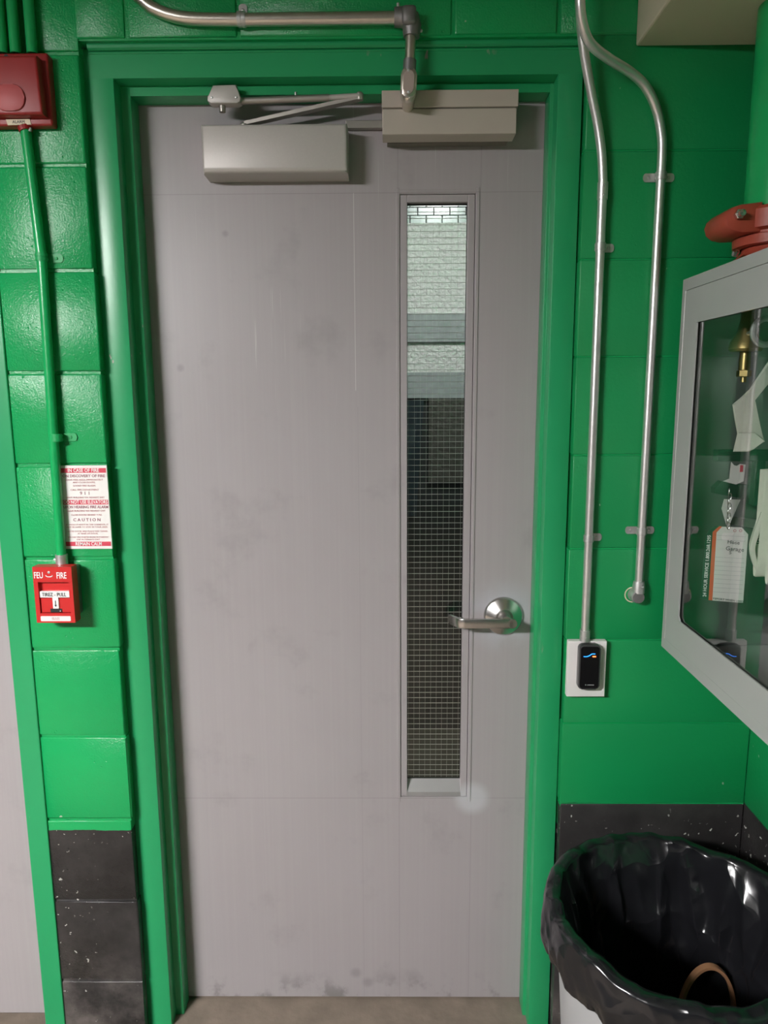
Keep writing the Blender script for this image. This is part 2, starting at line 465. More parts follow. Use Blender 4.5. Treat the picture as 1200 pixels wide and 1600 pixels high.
# ================================================================ DOOR
d1o = (-.1, YD, 0)
gx0 = P(636, 400, y=.118).x; gx1 = P(729.5, 400, y=.118).x
gz1 = P(680, 317, y=.118).z; gz0 = P(680, 1219, y=.118).z
ox0 = P(625.5, 700, y=YD).x; ox1 = P(737.5, 700, y=YD).x          # outer line of the glazing stops
oz1 = P(680, 303, y=YD).z; oz0 = P(680, 1245, y=YD).z
bm = B()
DX0, DX1, DZ0, DZ1 = -.532, .334, .006, 2.136
for a in ((DX0, ox0, DZ0, DZ1), (ox1, DX1, DZ0, DZ1), (ox0, ox1, DZ0, oz0), (ox0, ox1, oz1, DZ1)):
    box(bm, a[0], a[1], YD, YD + .045, a[2], a[3])
door = tag(obj('door_1', bm, M_DOOR, org=d1o), 'wide grey painted steel door with a tall narrow wired-glass window', 'door', kind='structure')
lf = door
fw = .0085
for a in ((ox0 - fw, ox0 - .0012, oz0 - .012, oz1 + .012), (ox1 + .0012, ox1 + fw, oz0 - .012, oz1 + .012)):
    obj('window_flange', bbox(a[0], a[1], YD - .0018, YD + .002, a[2], a[3], bev=.0006), M_DOOR, door)
for a in ((oz1 + .0012, oz1 + fw), (oz0 - fw - .003, oz0 - .0012)):
    obj('window_flange', bbox(ox0 - .0012, ox1 + .0012, YD - .0012, YD + .002, a[0], a[1], bev=.0006), M_DOOR, door)
obj('glazing_stop', bbox(ox0 + .001, gx0, YD + .001, YD + .016, oz0 + .001, oz1 - .001, bev=.001), M_DOOR, door)
obj('glazing_stop', bbox(gx1, ox1 - .001, YD + .001, YD + .016, oz0 + .001, oz1 - .001, bev=.001), M_DOOR, door)
obj('glazing_stop', bbox(gx0, gx1, YD + .001, YD + .016, gz1, oz1 - .001, bev=.001), M_DOOR, door)
# bottom stop: pale metal, sloping towards the glass
bm = B(); prism(bm, [(gx0, YD + .001, oz0 + .001), (gx0, YD + .001, oz0 + .012), (gx0, YD + .017, gz0 + .001), (gx0, YD + .017, oz0 + .001)], (gx1 - gx0, 0, 0))
sill = obj('glazing_stop', bm, M_REFLECT, door); sill['label'] = 'pale bare metal bottom glazing stop'
for u_ in (653, 698):
    bm = B(); lathe(bm, [(.0, .0015), (.0022, .001), (.0026, 0)], P(u_, 1233, y=YD + .006), (0, -.6, .8), 10)
    obj('screw', bm, M_ZINC, door)
# dark rubber gasket and the two faces of glass
bm = B()
for a in ((gx0 - .004, gx0 + .001, gz0, gz1), (gx1 - .001, gx1 + .004, gz0, gz1), (gx0, gx1, gz1 - .0025, gz1 + .004), (gx0, gx1, gz0 - .002, gz0 + .0015)):
    box(bm, a[0], a[1], YD + .0165, YD + .019, a[2], a[3])
obj('gasket', bm, M_BLACK, door)
bm = B(); v = [bm.verts.new(p) for p in ((gx0 - .006, YD + .0195, gz0 - .006), (gx1 + .006, YD + .0195, gz0 - .006), (gx1 + .006, YD + .0195, gz1 + .006), (gx0 - .006, YD + .0195, gz1 + .006))]
bm.faces.new(v)
obj('glass_pane', bm, M_GLASS, door)
bm = B(); wy = YD + .0225; ww = .00048
pz = .01335; k = 0; z_ = gz0 + .006
while z_ < gz1:
    box(bm, gx0, gx1, wy - ww, wy + ww, z_ - ww*1.2, z_ + ww*1.2); z_ += pz
x_ = gx0 + .0035
while x_ < gx1:
    box(bm, x_ - ww*.5, x_ + ww*.5, wy + ww, wy + 2.6*ww, gz0, gz1); x_ += pz
wm = obj('wire_mesh', bm, M_WIRE, door); wm['kind'] = 'stuff'; wm['label'] = 'square wire mesh inside the glass'
# liner of the cut-out through the door
bm = B()
for a in ((ox0 - .001, ox0 + .002, oz0, oz1), (ox1 - .002, ox1 + .001, oz0, oz1), (ox0, ox1, oz1 - .002, oz1 + .001), (ox0, ox1, oz0 - .001, oz0 + .002)):
    box(bm, a[0], a[1], YD + .024, YD + .0452, a[2], a[3])
obj('window_liner', bm, M_DOOR, door)

# lever handle
hc = P(786, 962, y=YD)
bm = B(); lathe(bm, [(.0455, 0), (.0455, .004), (.0425, .0085), (.024, .020), (.0205, .0215), (.0, .0215)], hc, (0, -1, 0), 64)
handle = obj('lever_handle', bm, M_STEEL, door, smooth=True, angle=22); handle['label'] = 'satin chrome rose of the lever handle'
bm = B(); lathe(bm, [(.0152, .018), (.0145, .040), (.0135, .052), (.0, .052)], hc, (0, -1, 0), 32)
obj('lever_neck', bm, M_STEEL, handle, smooth=True)
# lever: flat bar running left with a return towards the door
ly = YD - .050
pa = P(797, 976, y=ly - .008); pb = P(724, 976, y=ly - .008)
lz = hc.z - .0005; lz = (pa.z + pb.z) / 2
bm = B(); hh = .0108
lv = []
xe = P(716, 975, y=ly - .008).x; xs = hc.x + .013
path = [(xs, ly), (xe + .016, ly), (xe + .008, ly + .0015), (xe + .003, ly + .006), (xe - .004, ly + .014), (xe - .009, ly + .024), (xe - .015, ly + .036)]
th = .0085
out = []
for i, (x_, y_) in enumerate(path):
    a = path[max(i-1, 0)]; b = path[min(i+1, len(path)-1)]
    d = Vector((b[0]-a[0], b[1]-a[1], 0)).normalized(); nrm = Vector((d.y, -d.x, 0))
    if nrm.y > 0: nrm = -nrm
    out.append((Vector((x_, y_, lz)), nrm))
poly = [tuple(p + n * th * .5) for p, n in out] + [tuple(p - n * th * .5) for p, n in reversed(out)]
prism(bm, [(p[0], p[1], lz - hh) for p in poly], (0, 0, 2*hh), bev=.0012)
# rounded hub end
lathe(bm, [(hh*.999, -th*.5), (hh*.999, th*.5), (0, th*.5)], (xs, ly, lz), (0, -1, 0), 24)
obj('lever', bm, M_STEEL, handle, smooth=True, angle=30)

# ---------------------------------------------------------------- door closer
c0 = P(313, 194, y=.045); c1 = P(543, 264, y=.045)
cl = thing('door_closer', 'silver surface-mounted door closer with a folded parallel arm', 'door closer', (c0.x, YD, c1.z))
bm = B()
ch = .010
prism(bm, [(c0.x, .045, c0.z), (c0.x, YD, c0.z + .002), (c0.x, YD, c1.z - .006), (c0.x, .052, c1.z - .006), (c0.x, .045, c1.z)], (c1.x - c0.x, 0, 0))
bmesh.ops.bevel(bm, geom=[e for e in bm.edges if max(v.co.y for v in e.verts) < .06], offset=.006, segments=3, profile=.5, affect='EDGES')
obj('cover', bm, M_ALU, cl, smooth=True, angle=40)
sp = P(382, 188, y=.075); elb = P(562, 156, y=.070)
bm = B(); lathe(bm, [(.011, -.004), (.011, .006), (.007, .010), (0, .010)], (sp.x, .075, c0.z + .001), (0, 0, 1), 20)
obj('spindle', bm, M_ALUD, cl, smooth=True)
def flatbar(bm, a, b, wd, th_):
    a = Vector(a); b = Vector(b); d = (b - a).normalized(); sd = Vector((0, 1, 0)); sd = (sd - d*sd.dot(d)).normalized(); up = d.cross(sd)
    pts = [a + sd*wd*.5 + up*th_*.5, a - sd*wd*.5 + up*th_*.5, a - sd*wd*.5 - up*th_*.5, a + sd*wd*.5 - up*th_*.5]
    prism(bm, [tuple(p) for p in pts], b - a, bev=.0015)
bm = B(); flatbar(bm, (sp.x, .075, c0.z + .009), (elb.x, .058, elb.z - .002), .018, .007)
obj('main_arm', bm, M_ALUD, cl)
sh0 = P(325, 134, y=.035); sh1 = P(377, 165, y=.035)
fa = P(383, 157, y=.050); fb = P(562, 149, y=.050)
bm = B(); tube(bm, [(sh1.x - .012, .052, fa.z - .001), (P(514, 152, y=.05).x, .052, P(514, 152, y=.05).z)], .0068, 14)
obj('forearm', bm, M_ALUD, cl, smooth=True)
bm = B(); tube(bm, [(P(510, 152, y=.05).x, .052, P(510, 152, y=.05).z), (fb.x, .052, fb.z)], .0052, 12)
obj('forearm_rod', bm, M_ALU, cl, smooth=True)
bm = B(); lathe(bm, [(0, -.008), (.0065, -.007), (.0075, -.004), (.0075, .005), (.005, .008), (0, .0085)], (fb.x, .055, (fb.z + elb.z)/2), (0, 0, 1), 20)
obj('elbow_joint', bm, M_ALUD, cl, smooth=True)
# shoe: bracket plate under the frame head
def pp(u_, v_): return tuple(P(u_, v_, y=.035))
bm = B()
prism(bm, [pp(332, 133), pp(369, 132), pp(370, 142), pp(376, 151), pp(375, 158), pp(370, 161), pp(329, 161), pp(324, 157), pp(324, 150), pp(331, 142)], (0, .026, 0), bev=.002)
shoe = obj('bracket', bm, M_ALU, cl, smooth=True, angle=40)
for u_ in (331, 369):
    bm = B(); lathe(bm, [(0, .0016), (.0022, .0012), (.0025, 0)], pp(u_, 152), (0, -1, 0), 10); obj('screw', bm, M_ZINC, shoe)
bm = B(); lathe(bm, [(0, -.016), (.006, -.015), (.007, 0)], (P(347, 160, y=.05).x, .050, P(347, 163, y=.05).z), (0, 0, 1), 14); obj('pivot_pin', bm, M_ALUD, cl, smooth=True)
q = P(462, 147, y=.05)
bm = B(); lathe(bm, [(.0026, 0), (.0026, .006), (0, .0065)], (q.x, .052, q.z - .002), (0, 0, 1), 10); obj('set_screw', bm, M_ZINC, cl)

# thin steel strip on the door between closer and lock
a = P(540, 188, y=.10); b = P(604, 201, y=.10)
bm = B(); box(bm, a.x, b.x, .099, .1095, b.z, a.z, bev=.0015); box(bm, a.x, b.x, .094, .100, b.z, b.z + .006)
tag(obj('steel_strip', bm, M_ALUD, org=(a.x, YD, b.z)), 'thin dull steel strip on the door between closer and beige lock box', 'strip')

# ---------------------------------------------------------------- magnetic lock (beige)
ml0 = P(596.5, 142, y=.035); ml1 = P(807.5, 208, y=.035); zs = P(700, 168, y=.035).z
mt = P(700, 140, y=.035).z; mt = min(mt, sT - .001)
lk = thing('magnetic_lock', 'beige metal lock box under the frame head', 'door lock', (ml0.x, .07, ml1.z))
obj('cover', bbox(ml0.x, ml1.x + .002, .035, .095, zs + .0012, mt, bev=.0012), M_BEIGE, lk)
obj('body', bbox(ml0.x + .0008, ml1.x - .0008, .0365, .085, ml1.z, zs - .0012, bev=.0015), M_BEIGE, lk)
obj('seam', bbox(ml0.x + .002, ml1.x - .002, .039, .094, zs - .0015, zs + .0015), M_BEIGED, lk)
bm = B(); box(bm, ml0.x + .010, ml1.x - .010, .0855, .1085, ml1.z - .001, ml1.z + .03, bev=.001)
obj('armature_plate', bm, M_BEIGED, lk)

# ---------------------------------------------------------------- conduits
M_GREENSTRAP = simple('green_strap_paint', (.010, .34, .10), .5, var=.1)
def screwhead(parent, p, n=(0, -1, 0), r_=.0032, mat=None):
    bm = B(); lathe(bm, [(r_, 0), (r_*.85, .0016), (0, .0022)], p, n, 12); return obj('screw', bm, mat or M_ZINC, parent, smooth=True)
def strap(parent, c, ax, r_, side, ws, w_=.016, mat=None, tab=.017):
    """conduit strap at c (conduit centre), axis ax, tabs to the sides in list side (vectors), wall plane y=ws"""
    ax = Vector(ax).normalized(); bm = B(); c = Vector(c)
    for off in (-.0035, .0035):
        tube(bm, [c + ax*(off - .0028), c + ax*(off + .0028)], r_ + .0022, 20, cap=True)
    tube(bm, [c - ax*w_*.5, c + ax*w_*.5], r_ + .0012, 20, cap=True)
    for s_ in side:
        s_ = Vector(s_).normalized()
        a = c + s_ * (r_*.6); b = c + s_ * (r_ + tab)
        pts = []
        for k in range(7):
            an = math.radians(-90 + 30*k)
            pts.append(b + (s_*math.cos(an)*.6 + ax*math.sin(an)) * w_*.5)
        poly = [a - ax*w_*.5] + pts + [a + ax*w_*.5]
        prism(bm, [(p.x, ws - .0018, p.z) for p in poly], (0, .0018, 0))
    o = obj('strap', bm, mat or M_ZINC, parent, smooth=True, angle=30)
    for s_ in side:
        b = c + Vector(s_).normalized() * (r_ + tab*.62)
        screwhead(o, (b.x, ws - .0018, b.z), mat=M_GREENSTRAP if mat is M_GREENSTRAP else None)
    return o

# conduit over the door, to the lock
cr = .0115; cy = -.0155
pts = [P(150, -70, y=cy), P(222, 0, y=cy), P(245, 16, y=cy), P(275, 26, y=cy), P(310, 30, y=cy), P(378, 31, y=cy)]
path = smooth_path(pts, 6) + [P(500, 29.5, y=cy), P(625, 28, y=cy)]
cv = thing('metal_conduit', 'bent steel conduit running over the door head to the beige lock', 'conduit', tuple(P(378, 31, y=0)))
bm = B(); tube(bm, path, cr, 18); obj('pipe', bm, M_EMTW, cv, smooth=True)
strap(cv, P(378, 30.5, y=cy), (1, 0, 0), cr, [(0, 0, 1)], -.0005, mat=M_ZINC)
e0 = P(616, 27, y=cy); e1 = P(640, 27, y=cy); e2 = P(643, 58, y=cy)
bm = B(); tube(bm, [e0, P(633, 27, y=cy), P(641, 32, y=cy), P(643.5, 42, y=cy), e2], [.0165, .0185, .0195, .018, .0155], 18)
box(bm, P(628, 20, y=cy).x, P(650, 20, y=cy).x, cy - .024, cy - .012, P(640, 46, y=cy).z, P(640, 16, y=cy).z, bev=.006)
el = obj('elbow_fitting', bm, M_DKZINC, cv, smooth=True, angle=50)
for (u_, v_, n_) in ((622, 8, (0, 0, 1)), (657, 48, (1, 0, 0))):
    bm = B(); p_ = P(u_, v_, y=cy); lathe(bm, [(.003, -.010), (.003, .003), (0, .004)], p_, n_, 10); obj('screw', bm, M_ZINC, el)
bm = B(); tube(bm, [P(642, 50, y=cy), P(640, 108, y=cy)], .0098, 16); obj('pipe_drop', bm, M_EMTW, cv, smooth=True)
bm = B(); tube(bm, [P(640.5, 94, y=cy), P(639.5, 112, y=cy)], .0125, 16); obj('coupling_nut', bm, M_DKZINC, cv, smooth=True)
# oval pull elbow into the front of the lock box
a = P(639.5, 110, y=-.010); b = P(638, 150, y=-.010)
def stadium(c0_, c1_, r_, y_, n=10):
    d = Vector((c1_.x - c0_.x, 0, c1_.z - c0_.z)).normalized(); s_ = Vector((d.z, 0, -d.x))
    out_ = []
    for k in range(n + 1):
        an = math.pi * k / n; out_.append(c1_ + (s_*math.cos(an) + d*math.sin(an)) * r_)
    for k in range(n + 1):
        an = math.pi * k / n; out_.append(c0_ + (-s_*math.cos(an) - d*math.sin(an)) * r_)
    return [(p.x, y_, p.z) for p in out_]
bm = B(); prism(bm, stadium(P(639, 118, y=-.02), P(638, 141, y=-.02), .0152, -.026), (0, .034, 0), bev=.004)
tube(bm, [P(638, 150, y=-.012), Vector((P(638, 150, y=-.012).x, .036, P(638, 150, y=-.012).z))], .012, 18)
bmesh.ops.create_uvsphere(bm, u_segments=16, v_segments=10, radius=.0128, matrix=Matrix.Translation(P(638, 151, y=-.012)))
pe = obj('pull_elbow', bm, M_EMTW, cv, smooth=True, angle=40)
bm = B(); prism(bm, stadium(P(639, 118, y=-.026), P(638, 138, y=-.026), .0102, -.0285), (0, .003, 0), bev=.001)
obj('cover_plate', bm, simple('pinkish_cover', (.55, .44, .40), .45, .5, var=.1), pe)
for v_ in (110, 144): screwhead(pe, P(638.5, v_, y=-.027))

# two conduits on the right
r1 = .0088; wy_ = -.0135
ca = thing('metal_conduit', 'thin steel conduit running down to the card reader plate', 'conduit', tuple(P(914, 1000, y=0)))
pts = [P(905, -60, y=-.07), P(906, 0, y=-.065), P(909, 50, y=-.055), P(914, 90, y=-.045), P(924, 145, y=-.032), P(934, 195, y=-.022), P(940, 240, y=-.016), P(942, 285, y=wy_)]
path = smooth_path(pts, 6) + [P(913.5, 1000, y=wy_)]
bm = B(); tube(bm, path, r1, 18); obj('pipe', bm, M_EMT, ca, smooth=True)
def on_a(v_):
    p = P(942, 285, y=wy_); q_ = P(913.5, 1000, y=wy_); t_ = (v_ - 285) / 715; u_ = 942 - 28.5*t_
    return P(u_, v_, y=wy_)
bm = B(); tube(bm, [on_a(285), on_a(312)], r1 + .0015, 18); cp = obj('coupling', bm, M_EMT, ca, smooth=True)
for v_ in (291, 306): screwhead(cp, on_a(v_) + Vector((.0, -r1 - .001, 0)), r_=.003)
axA = (on_a(285) - on_a(1000)).normalized()
strap(ca, on_a(386), axA, r1, [(1, 0, 0)], -.0005); strap(ca, on_a(841), axA, r1, [(1, 0, 0)], -.0005)
bm = B(); tube(bm, [on_a(984), on_a(1001)], r1 + .0022, 18); cn = obj('connector', bm, M_ZINC, ca, smooth=True)
screwhead(cn, on_a(994) + Vector((0, -r1 - .0022, 0)))

cb = thing('metal_conduit', 'thin steel conduit curving across and ending in a round wall fitting', 'conduit', tuple(P(995, 930, y=0)))
pts = [P(905, -80, y=-.13), P(906, -10, y=-.13), P(909, 30, y=-.12), P(921, 66, y=-.10), P(950, 91, y=-.075), P(985, 113, y=-.05), P(1009, 136, y=-.035), P(1026, 172, y=-.022), P(1034, 215, y=-.016), P(1034, 250, y=wy_)]
path = smooth_path(pts, 6) + [P(998, 915, y=wy_)]
bm = B(); tube(bm, path, r1, 18); obj('pipe', bm, M_EMT, cb, smooth=True)
def on_b(v_): return P(1034 - 36*(v_ - 250)/665, v_, y=wy_)
axB = (on_b(250) - on_b(915)).normalized()
strap(cb, on_b(275), axB, r1, [(1, 0, 0), (-1, 0, 0)], -.0005); strap(cb, on_b(830), axB, r1, [(1, 0, 0), (-1, 0, 0)], -.0005)
bm = B(); tube(bm, [on_b(908), on_b(915), on_b(926)], [r1 + .0025, r1 + .004, r1 + .004], 18)
ec = P(994, 931, y=-.012)
lathe(bm, [(.0145, 0), (.0145, .018), (.0125, .022), (0, .022)], (ec.x, 0, ec.z), (0, -1, 0), 28)
ft = obj('end_fitting', bm, M_ZINC, cb, smooth=True, angle=40)
bm = B(); lathe(bm, [(.0125, 0), (.0118, .0018), (0, .0018)], (ec.x + .002, -.022, ec.z - .001), (0, -1, 0), 24); obj('cover_disc', bm, M_DKZINC, ft, smooth=True)
screwhead(ft, on_b(915) + Vector((.004, -r1 - .003, 0)), r_=.0035)
bm = B(); lathe(bm, [(.0175, .0008), (.0150, .0008)], (ec.x - .004, 0, ec.z - .0005), (0, -1, 0), 20, cap=False)
obj('wall_hole_rim', bm, M_CREAM, cb)

# ---------------------------------------------------------------- card reader
p0 = P(888.5, 1002, y=-.016); p1 = P(944.5, 1088.5, y=-.016)
rd = thing('card_reader', 'black card reader on a white wall plate with a blue and red light', 'card reader', (p0.x, 0, p1.z))
obj('wall_plate', bbox(p0.x, p1.x, -.016, -.0002, p1.z, p0.z, bev=.0012), M_WHITE, rd)
rc = (P(904, 1009, y=-.031) + P(938, 1076, y=-.031)) / 2
rw = P(937.5, 1040, y=-.031).x - P(904, 1040, y=-.031).x; rh = P(920, 1008, y=-.031).z - P(920, 1077, y=-.031).z
bm = B(); prism(bm, round_rect(rc.x, rc.z, rw, rh, .008, -.032), (0, .0165, 0), bev=.0025)
body = obj('reader', bm, simple('reader_grey_rim', (.05, .05, .052), .3, var=0), rd, smooth=True, angle=40)
bm = B(); prism(bm, round_rect(rc.x, rc.z, rw - .006, rh - .006, .0065, -.0326), (0, .001, 0))
obj('reader_face', bm, M_GLOSSBLK, body)
fy = -.0330
sw = [P(912, 1026, y=fy), P(917, 1026, y=fy), P(921, 1024.5, y=fy), P(925, 1022, y=fy), P(930, 1022, y=fy)]
bm = B(); tube(bm, smooth_path(sw, 4), .0009, 8); obj('light_bar', bm, M_BLUE, body)
bm = B(); tube(bm, [P(926, 1026, y=fy), P(931, 1026, y=fy)], .0013, 8); obj('status_light', bm, M_LED, body)
bm = B(); lathe(bm, [(.0014, .0004), (0, .0004)], P(915, 1070, y=fy + .0004), (0, -1, 0), 10); box(bm, P(917.5, 1070, y=fy).x, P(928, 1070, y=fy).x, fy, fy + .0004, P(920, 1071, y=fy).z, P(920, 1069.8, y=fy).z)
obj('logo', bm, simple('logo_grey', (.35, .35, .36), .5, var=0), body)

# ---------------------------------------------------------------- green pipes on the left
def greenpipe(label, pts, r_, nm='green_pipe'):
    g_ = thing(nm, label, 'pipe', tuple(pts[-1]))
    bm = B(); tube(bm, pts, r_, 16); obj('pipe', bm, M_GREENPIPE, g_, smooth=True); return g_
gy = -.016
zt_ = CEIL
for u_, u2, lab in ((3, -1, 'green painted pipe above the red fire horn, farthest from the door'), (20, 22.5, 'green painted pipe above the red fire horn, middle of three'), (46.5, 48, 'green painted pipe above the red fire horn, nearest the door')):
    a = P(u_, 0, y=gy); b = P(u2, 84, y=gy); xm = (a.x + b.x)/2
    greenpipe(lab, [Vector((xm, gy, zt_)), Vector((xm, gy, b.z))], .0098)
gp = greenpipe('green painted pipe running down from the red horn to the pull station', [P(39, 196, y=gy), P(65, 402, y=gy), P(97, 882, y=gy)], .0098)
for v_, u_ in ((402, 65), (684, 88.5)):
    strap(gp, P(u_, v_, y=gy), (0, 0, 1), .0098, [(1, 0, 0)], -.0005, mat=M_GREENSTRAP, tab=.022)

# ---------------------------------------------------------------- fire horn
hx1 = P(79, 140, y=-.022).x; hz1 = P(40, 83, y=-.022).z; hz0 = P(40, 197, y=-.022).z
hx0 = hx1 - (hz1 - hz0) * 1.0
hn = thing('fire_horn', 'square red fire alarm horn with a domed sounder below green pipes', 'fire alarm', (hx0, 0, hz0))
obj('back_box', bbox(hx0, hx1, -.024, -.0005, hz0, hz1, bev=.004, seg=3), M_REDD, hn, smooth=True)
cx1 = P(59, 140, y=-.046).x; cz0 = P(40, 175, y=-.046).z; cz1 = P(40, 86, y=-.046).z; cx0 = hx0 + .02
bm = B(); prism(bm, [(cx0, -.022, cz0 - .004), (cx1 + .006, -.022, cz0 - .004), (cx1 + .002, -.022, cz1), (cx0, -.022, cz1)], (0, -.024, 0))
bmesh.ops.bevel(bm, geom=[e for e in bm.edges if max(v.co.y for v in e.verts) < -.04], offset=.005, segments=3, profile=.5, affect='EDGES')
obj('cover', bm, M_REDD, hn, smooth=True)
lz1 = P(20, 131, y=-.049).z; lz0 = P(20, 173, y=-.049).z; lx1 = P(38, 150, y=-.049).x; lx0 = cx0 + .012
bm = B(); prism(bm, round_rect((lx0 + lx1)/2, (lz0 + lz1)/2, lx1 - lx0, lz1 - lz0, .021, -.050, 8), (0, .006, 0), bev=.002)
obj('sounder', bm, M_REDL, hn, smooth=True)
bm = B(); prism(bm, [tuple(P(*c, y=-.0255)) for c in ((9, 186.5), (46, 185.5), (48.5, 194.5), (12, 195.5))], (0, .002, 0))
lb = obj('label_strip', bm, M_CREAM, hn)
text(lb, 'ALARM', P(29, 190.5, y=-.0258), .0075, M_INK)
bm = B(); lathe(bm, [(.004, .0003), (0, .0003)], P(9.5, 88, y=-.0243), (0, -1, 0), 12); obj('screw_hole', bm, M_BLACK, hn)
bm = B(); lathe(bm, [(.003, 0), (.003, .006), (0, .007)], P(47, 200, y=-.02), (0, 0, -1), 10); obj('screw', bm, M_ZINC, hn)
bm = B(); tube(bm, [P(38.5, 198, y=gy), P(41, 205, y=gy)], .013, 16); obj('connector', bm, M_REDD, hn)

# ---------------------------------------------------------------- fire instruction sign
sy = -.0040
q = [P(93.5, 727.5, y=sy), P(166, 727.5, y=sy), P(176, 857.5, y=sy), P(102.5, 859.5, y=sy)]
sx0 = (q[0].x + q[3].x)/2; sx1 = (q[1].x + q[2].x)/2; sz1 = q[0].z; sz0 = q[2].z
sg = thing('fire_sign', 'white and red fire instruction sign beside the green pipe', 'sign', (sx0, 0, sz0))
obj('panel', bbox(sx0, sx1, sy, -.0002, sz0, sz1, bev=.0006), M_PAPER, sg)
sxm = (sx0 + sx1)/2; SH = sz1 - sz0; SW = sx1 - sx0
def sgz(f): return sz1 - SH*f
def band(f0, f1):
    return obj('red_band', bbox(sx0 + .001, sx1 - .002, sy - .0003, sy + .0002, sgz(f1), sgz(f0)), M_SIGNRED, sg)
band(.031, .086); band(.407, .463); band(.912, .965)
def stext(s_, f, size, mat, width=None, bold=0, dx=0):
    o = text(sg, s_, (sxm + dx, sy - .0005, sgz(f)), size, mat, bold=bold)
    if width:
        xs_ = [v_.co.x for v_ in o.data.vertices]; cw = max(xs_) - min(xs_); c_ = (max(xs_) + min(xs_))/2; k_ = width*SW/cw
        for v_ in o.data.vertices: v_.co.x = c_ + (v_.co.x - c_)*k_
    return o
stext('IN CASE OF FIRE', .059, .0105, M_WHITEINK, .66, .00015)
stext('ON DISCOVERY OF FIRE', .124, .0082, M_SIGNMAUVE, .90, .0001)
stext('LEAVE FIRE AREA IMMEDIATELY', .170, .0050, M_SIGNPINK, .80)
stext('AND CLOSE DOORS.', .200, .0050, M_SIGNPINK, .48)
stext('SOUND FIRE ALARM.', .240, .0050, M_SIGNPINK, .48)
stext('CALL FIRE DEPARTMENT', .288, .0050, M_SIGNPINK, .60)
stext('9 1 1', .330, .0095, M_SIGNMAUVE, .20)
stext('LEAVE BUILDING VIA NEAREST EXIT', .380, .0050, M_SIGNPINK, .82)
stext('DO NOT USE ELEVATORS', .435, .0105, M_WHITEINK, .93, .00015)
stext('UPON HEARING FIRE ALARM', .495, .0082, M_SIGNMAUVE, .95, .0001)
stext('LEAVE BUILDING VIA NEAREST EXIT', .540, .0050, M_SIGNPINK, .82)
stext('CLOSE DOORS BEHIND YOU.', .588, .0050, M_SIGNPINK, .66)
stext('C A U T I O N', .648, .0090, M_SIGNMAUVE, .58, .0001)
stext('IF SMOKE IS HEAVY IN THE CORRIDOR, IT', .706, .0046, M_SIGNPINK, .90)
stext('MAY BE SAFER TO STAY IN YOUR AREA.', .735, .0046, M_SIGNPINK, .88)
stext('CLOSE DOOR AND PLACE WET TOWEL', .786, .0046, M_SIGNPINK, .86)
stext('AT BASE OF DOOR.', .814, .0046, M_SIGNPINK, .44)
stext('YOU MAY ENCOUNTER SMOKE IN STAIRWAY', .858, .0046, M_SIGNPINK, .88)
stext('USE ALTERNATE EXIT', .886, .0046, M_SIGNPINK, .50)
stext('REMAIN CALM', .939, .0105, M_WHITEINK, .56, .00015)

# ---------------------------------------------------------------- pull station
fy = -.048
a0 = P(51.5, 886, y=fy); a1 = P(113.5, 973, y=fy)
fx0 = P(54, 930, y=fy).x; fx1 = P(114.5, 930, y=fy).x; fz1 = P(85, 886, y=fy).z; fz0 = P(85, 973, y=fy).z
ps = thing('fire_pull_station', 'red fire pull station with a white pull bar below the sign', 'fire alarm', (fx0, 0, fz0))
FW = fx1 - fx0; FH = fz1 - fz0
def fx(f): return fx0 + FW*f
def fz(f): return fz1 - FH*f
bm = B()
box(bm, fx0 + .004, fx1 - .002, -.030, -.0005, fz0 + .01, fz1 - .004, bev=.003)
obj('back_box', bm, M_DKZINC, ps)
# front shell with a real recess
bm = B()
rec = (.11, .90, .27, .83)
for a in ((0, rec[0], 0, 1), (rec[1], 1, 0, 1), (rec[0], rec[1], 0, rec[2]), (rec[0], rec[1], rec[3], 1)):
    box(bm, fx(a[0]), fx(a[1]), fy, -.022, fz(a[3]), fz(a[2]))
box(bm, fx(rec[0]) - .001, fx(rec[1]) + .001, fy + .010, -.022, fz(rec[3]) - .001, fz(rec[2]) + .001)
bmesh.ops.remove_doubles(bm, verts=bm.verts[:], dist=.00005)
obj('housing', bm, M_RED, ps)
bm = B(); box(bm, fx(.13), fx(.90), fy + .001, fy + .0105, fz(.55), fz(.44), bev=.001); box(bm, fx(.44), fx(.60), fy + .001, fy + .0105, fz(.75), fz(.549), bev=.001)
ph = obj('pull_bar', bm, M_WHITE, ps); ph['label'] = 'white T-shaped pull bar'
obj('lower_plate', bbox(fx(.13), fx(.89), fy + .004, fy + .0105, fz(.82), fz(.565)), M_RED, ps)
text(ph, 'TIREZ - PULL', (fx(.50), fy + .0003, fz(.495)), .0112, M_INK, sx=.80)
bm = B(); box(bm, fx(.512), fx(.528), fy + .0002, fy + .0008, fz(.69), fz(.60)); prism(bm, [(fx(.49), fy + .0002, fz(.68)), (fx(.55), fy + .0002, fz(.68)), (fx(.52), fy + .0002, fz(.715))], (0, .0006, 0))
obj('arrow', bm, M_INK, ph)
obj('slot', bbox(fx(.36), fx(.66), fy + .003, fy + .0106, fz(.82), fz(.755)), M_BLACK, ps)
bm = B(); bmesh.ops.create_uvsphere(bm, u_segments=10, v_segments=6, radius=.0022, matrix=Matrix.Translation((fx(.62), fy + .003, fz(.80)))); obj('lock_pin', bm, M_STEEL, ps, smooth=True)
text(ps, 'FEU', (fx(.145), fy - .0004, fz(.15)), .0190, M_WHITEINK, sx=.62, bold=.0003)
text(ps, 'FIRE', (fx(.735), fy - .0004, fz(.155)), .0190, M_WHITEINK, sx=.62, bold=.0003)
bm = B()
arc = [(fx(.335) + FW*.17*(.5 - .5*math.cos(math.pi*k/10)), fy - .0003, fz(.145) - FH*.03*math.sin(math.pi*k/10)) for k in range(11)]
tube(bm, arc, .0010, 8); obj('emblem', bm, M_WHITEINK, ps)
